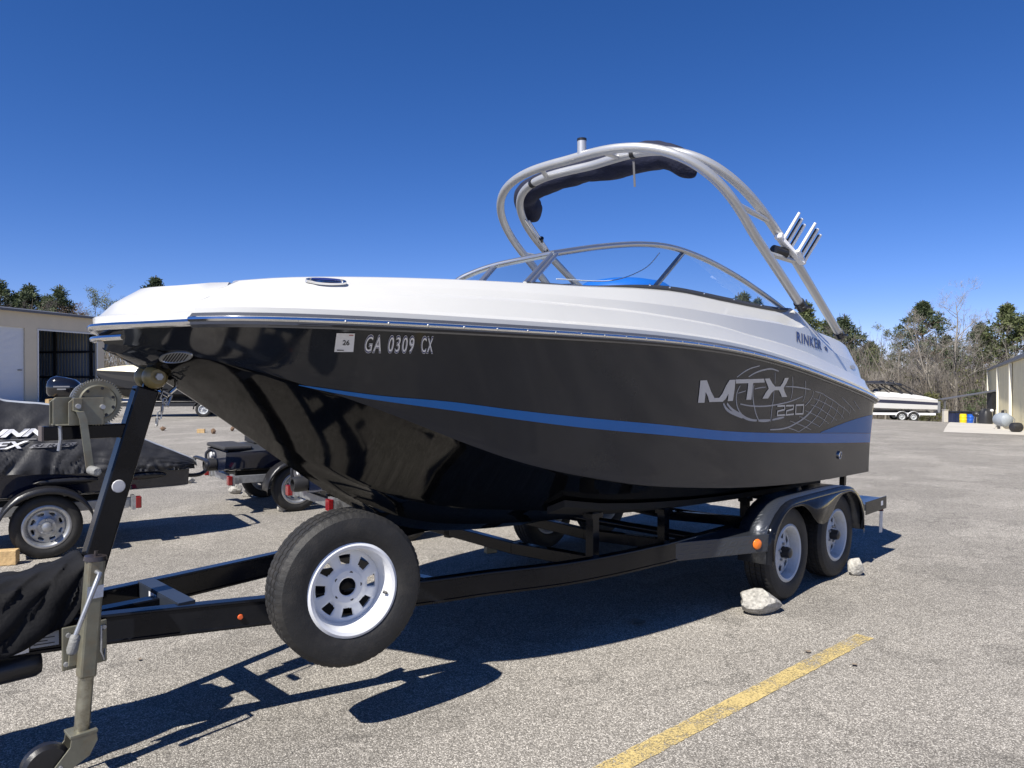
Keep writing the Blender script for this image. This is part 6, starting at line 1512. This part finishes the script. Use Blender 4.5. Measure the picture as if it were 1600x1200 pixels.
# brush: uncountable twigs and leaves under the trees
def brush(name, label, x0, x1, y0, y1, n, seed, hmax, mtw, leaves=None, nl=0):
    rng = random.Random(seed); V = []; Fc = []
    for _ in range(n):
        x = rng.uniform(x0, x1); y = rng.uniform(y0, y1); z = gz(x, y); h = hmax * rng.uniform(.25, 1) ** 1.2
        d = Vector((rng.gauss(0, .22), rng.gauss(0, .22), 1)).normalized(); r = rng.uniform(.008, .03) * (1.8 if rng.random() < .12 else 1)
        base = Vector((x, y, z + (rng.uniform(0, hmax * .55) if rng.random() < .6 else 0)))
        p1 = base + d * h * .5; d2 = (d + Vector((rng.gauss(0, .3), rng.gauss(0, .3), .1))).normalized(); p2 = p1 + d2 * h * .4
        for a, b, ra, rb_ in ((base, p1, r, r * .7), (p1, p2, r * .7, r * .3)):
            o = len(V); sd = Vector((ra, 0, 0)); sb2 = Vector((rb_, 0, 0)); f = Vector((0, ra, 0)); g = Vector((0, rb_, 0))
            V += [a - sd, a + sd, a + f, b - sb2, b + sb2, b + g]; Fc += [(o, o + 1, o + 4, o + 3), (o + 1, o + 2, o + 5, o + 4), (o + 2, o, o + 3, o + 5)]
    me = bpy.data.meshes.new(name); me.from_pydata([tuple(v) for v in V], [], Fc); me.materials.append(mtw)
    o = bpy.data.objects.new(name, me); COL.objects.link(o); kind(o, 'stuff'); o['label'] = label; o['category'] = 'brush'
    if leaves:
        mc = MB()
        for _ in range(nl):
            x = rng.uniform(x0, x1); y = rng.uniform(y0, y1); needle_quads(mc, (x, y, gz(x, y) + hmax * rng.random() ** 1.6 * .8), rng.uniform(.3, .8), 16, rng, .10, .14)
        lv = mc.build(name.replace('brush', 'brush_leaves'), leaves, None, smooth=0, weld=False); kind(lv, 'stuff'); lv['label'] = label.replace('twigs', 'leaves'); lv['category'] = 'foliage'
brush('woodland_brush', 'grey-brown twigs filling the wood behind the right side of the lot', 18, 58, 63, 80, 6500, 5, 6.2, M_TWIG, M_SHRUB, 520)
brush('woodland_brush', 'dense brown twigs of the deeper wood on the right', 18, 66, 80, 97, 5500, 6, 8.0, mat('deep_brown_twigs', (.135, .115, .095), .95, var=.3, vscale=.5), M_PINE1, 800)
brush('woodland_brush', 'grey-brown twigs of the wood behind the storage building', -60, -8, 68, 84, 6000, 7, 7.0, M_TWIG, M_PINE2, 700)
brush('woodland_brush', 'twigs of the wood continuing behind the motorboat', -10, 20, 74, 92, 3500, 9, 6.5, M_TWIG, M_PINE1, 420)
# one evergreen bush by the lean-to
for (px, Y, W_, H_, lb_, sd) in ((1530, 57, 1.5, 2.6, 'dark evergreen bush growing behind the lean-to', 3), (1452, 60, 1.1, 2.4, 'yellow-green bush above the distant boat stern', 4)):
    x = (px - 800) / 1150 * Y; o = empty('evergreen_bush', (x, Y, gz(x, Y) - .03)); tag(o, lb_, 'bush', 'bushes at the edge of the wood'); rng = random.Random(sd)
    mb = MB()
    for k in range(9):
        a = rng.uniform(0, 6.28); mb.tube([(0, 0, 0), (W_ * .4 * math.cos(a), W_ * .4 * math.sin(a), H_ * .7)], [.03, .01], 4, caps=False)
    mb.build('stems', M_BARK, o, smooth=0, weld=False); mc = MB()
    for k in range(60):
        a = rng.uniform(0, 6.28); zz = rng.random(); rr = W_ * math.sqrt(rng.random()) * (1 - .6 * zz ** 2); needle_quads(mc, (rr * math.cos(a), rr * math.sin(a), .2 + H_ * zz * .95), .35, 26, rng, .07, .14)
    mc.build('foliage', M_PINE1 if sd == 3 else M_SHRUB, o, smooth=0, weld=False)
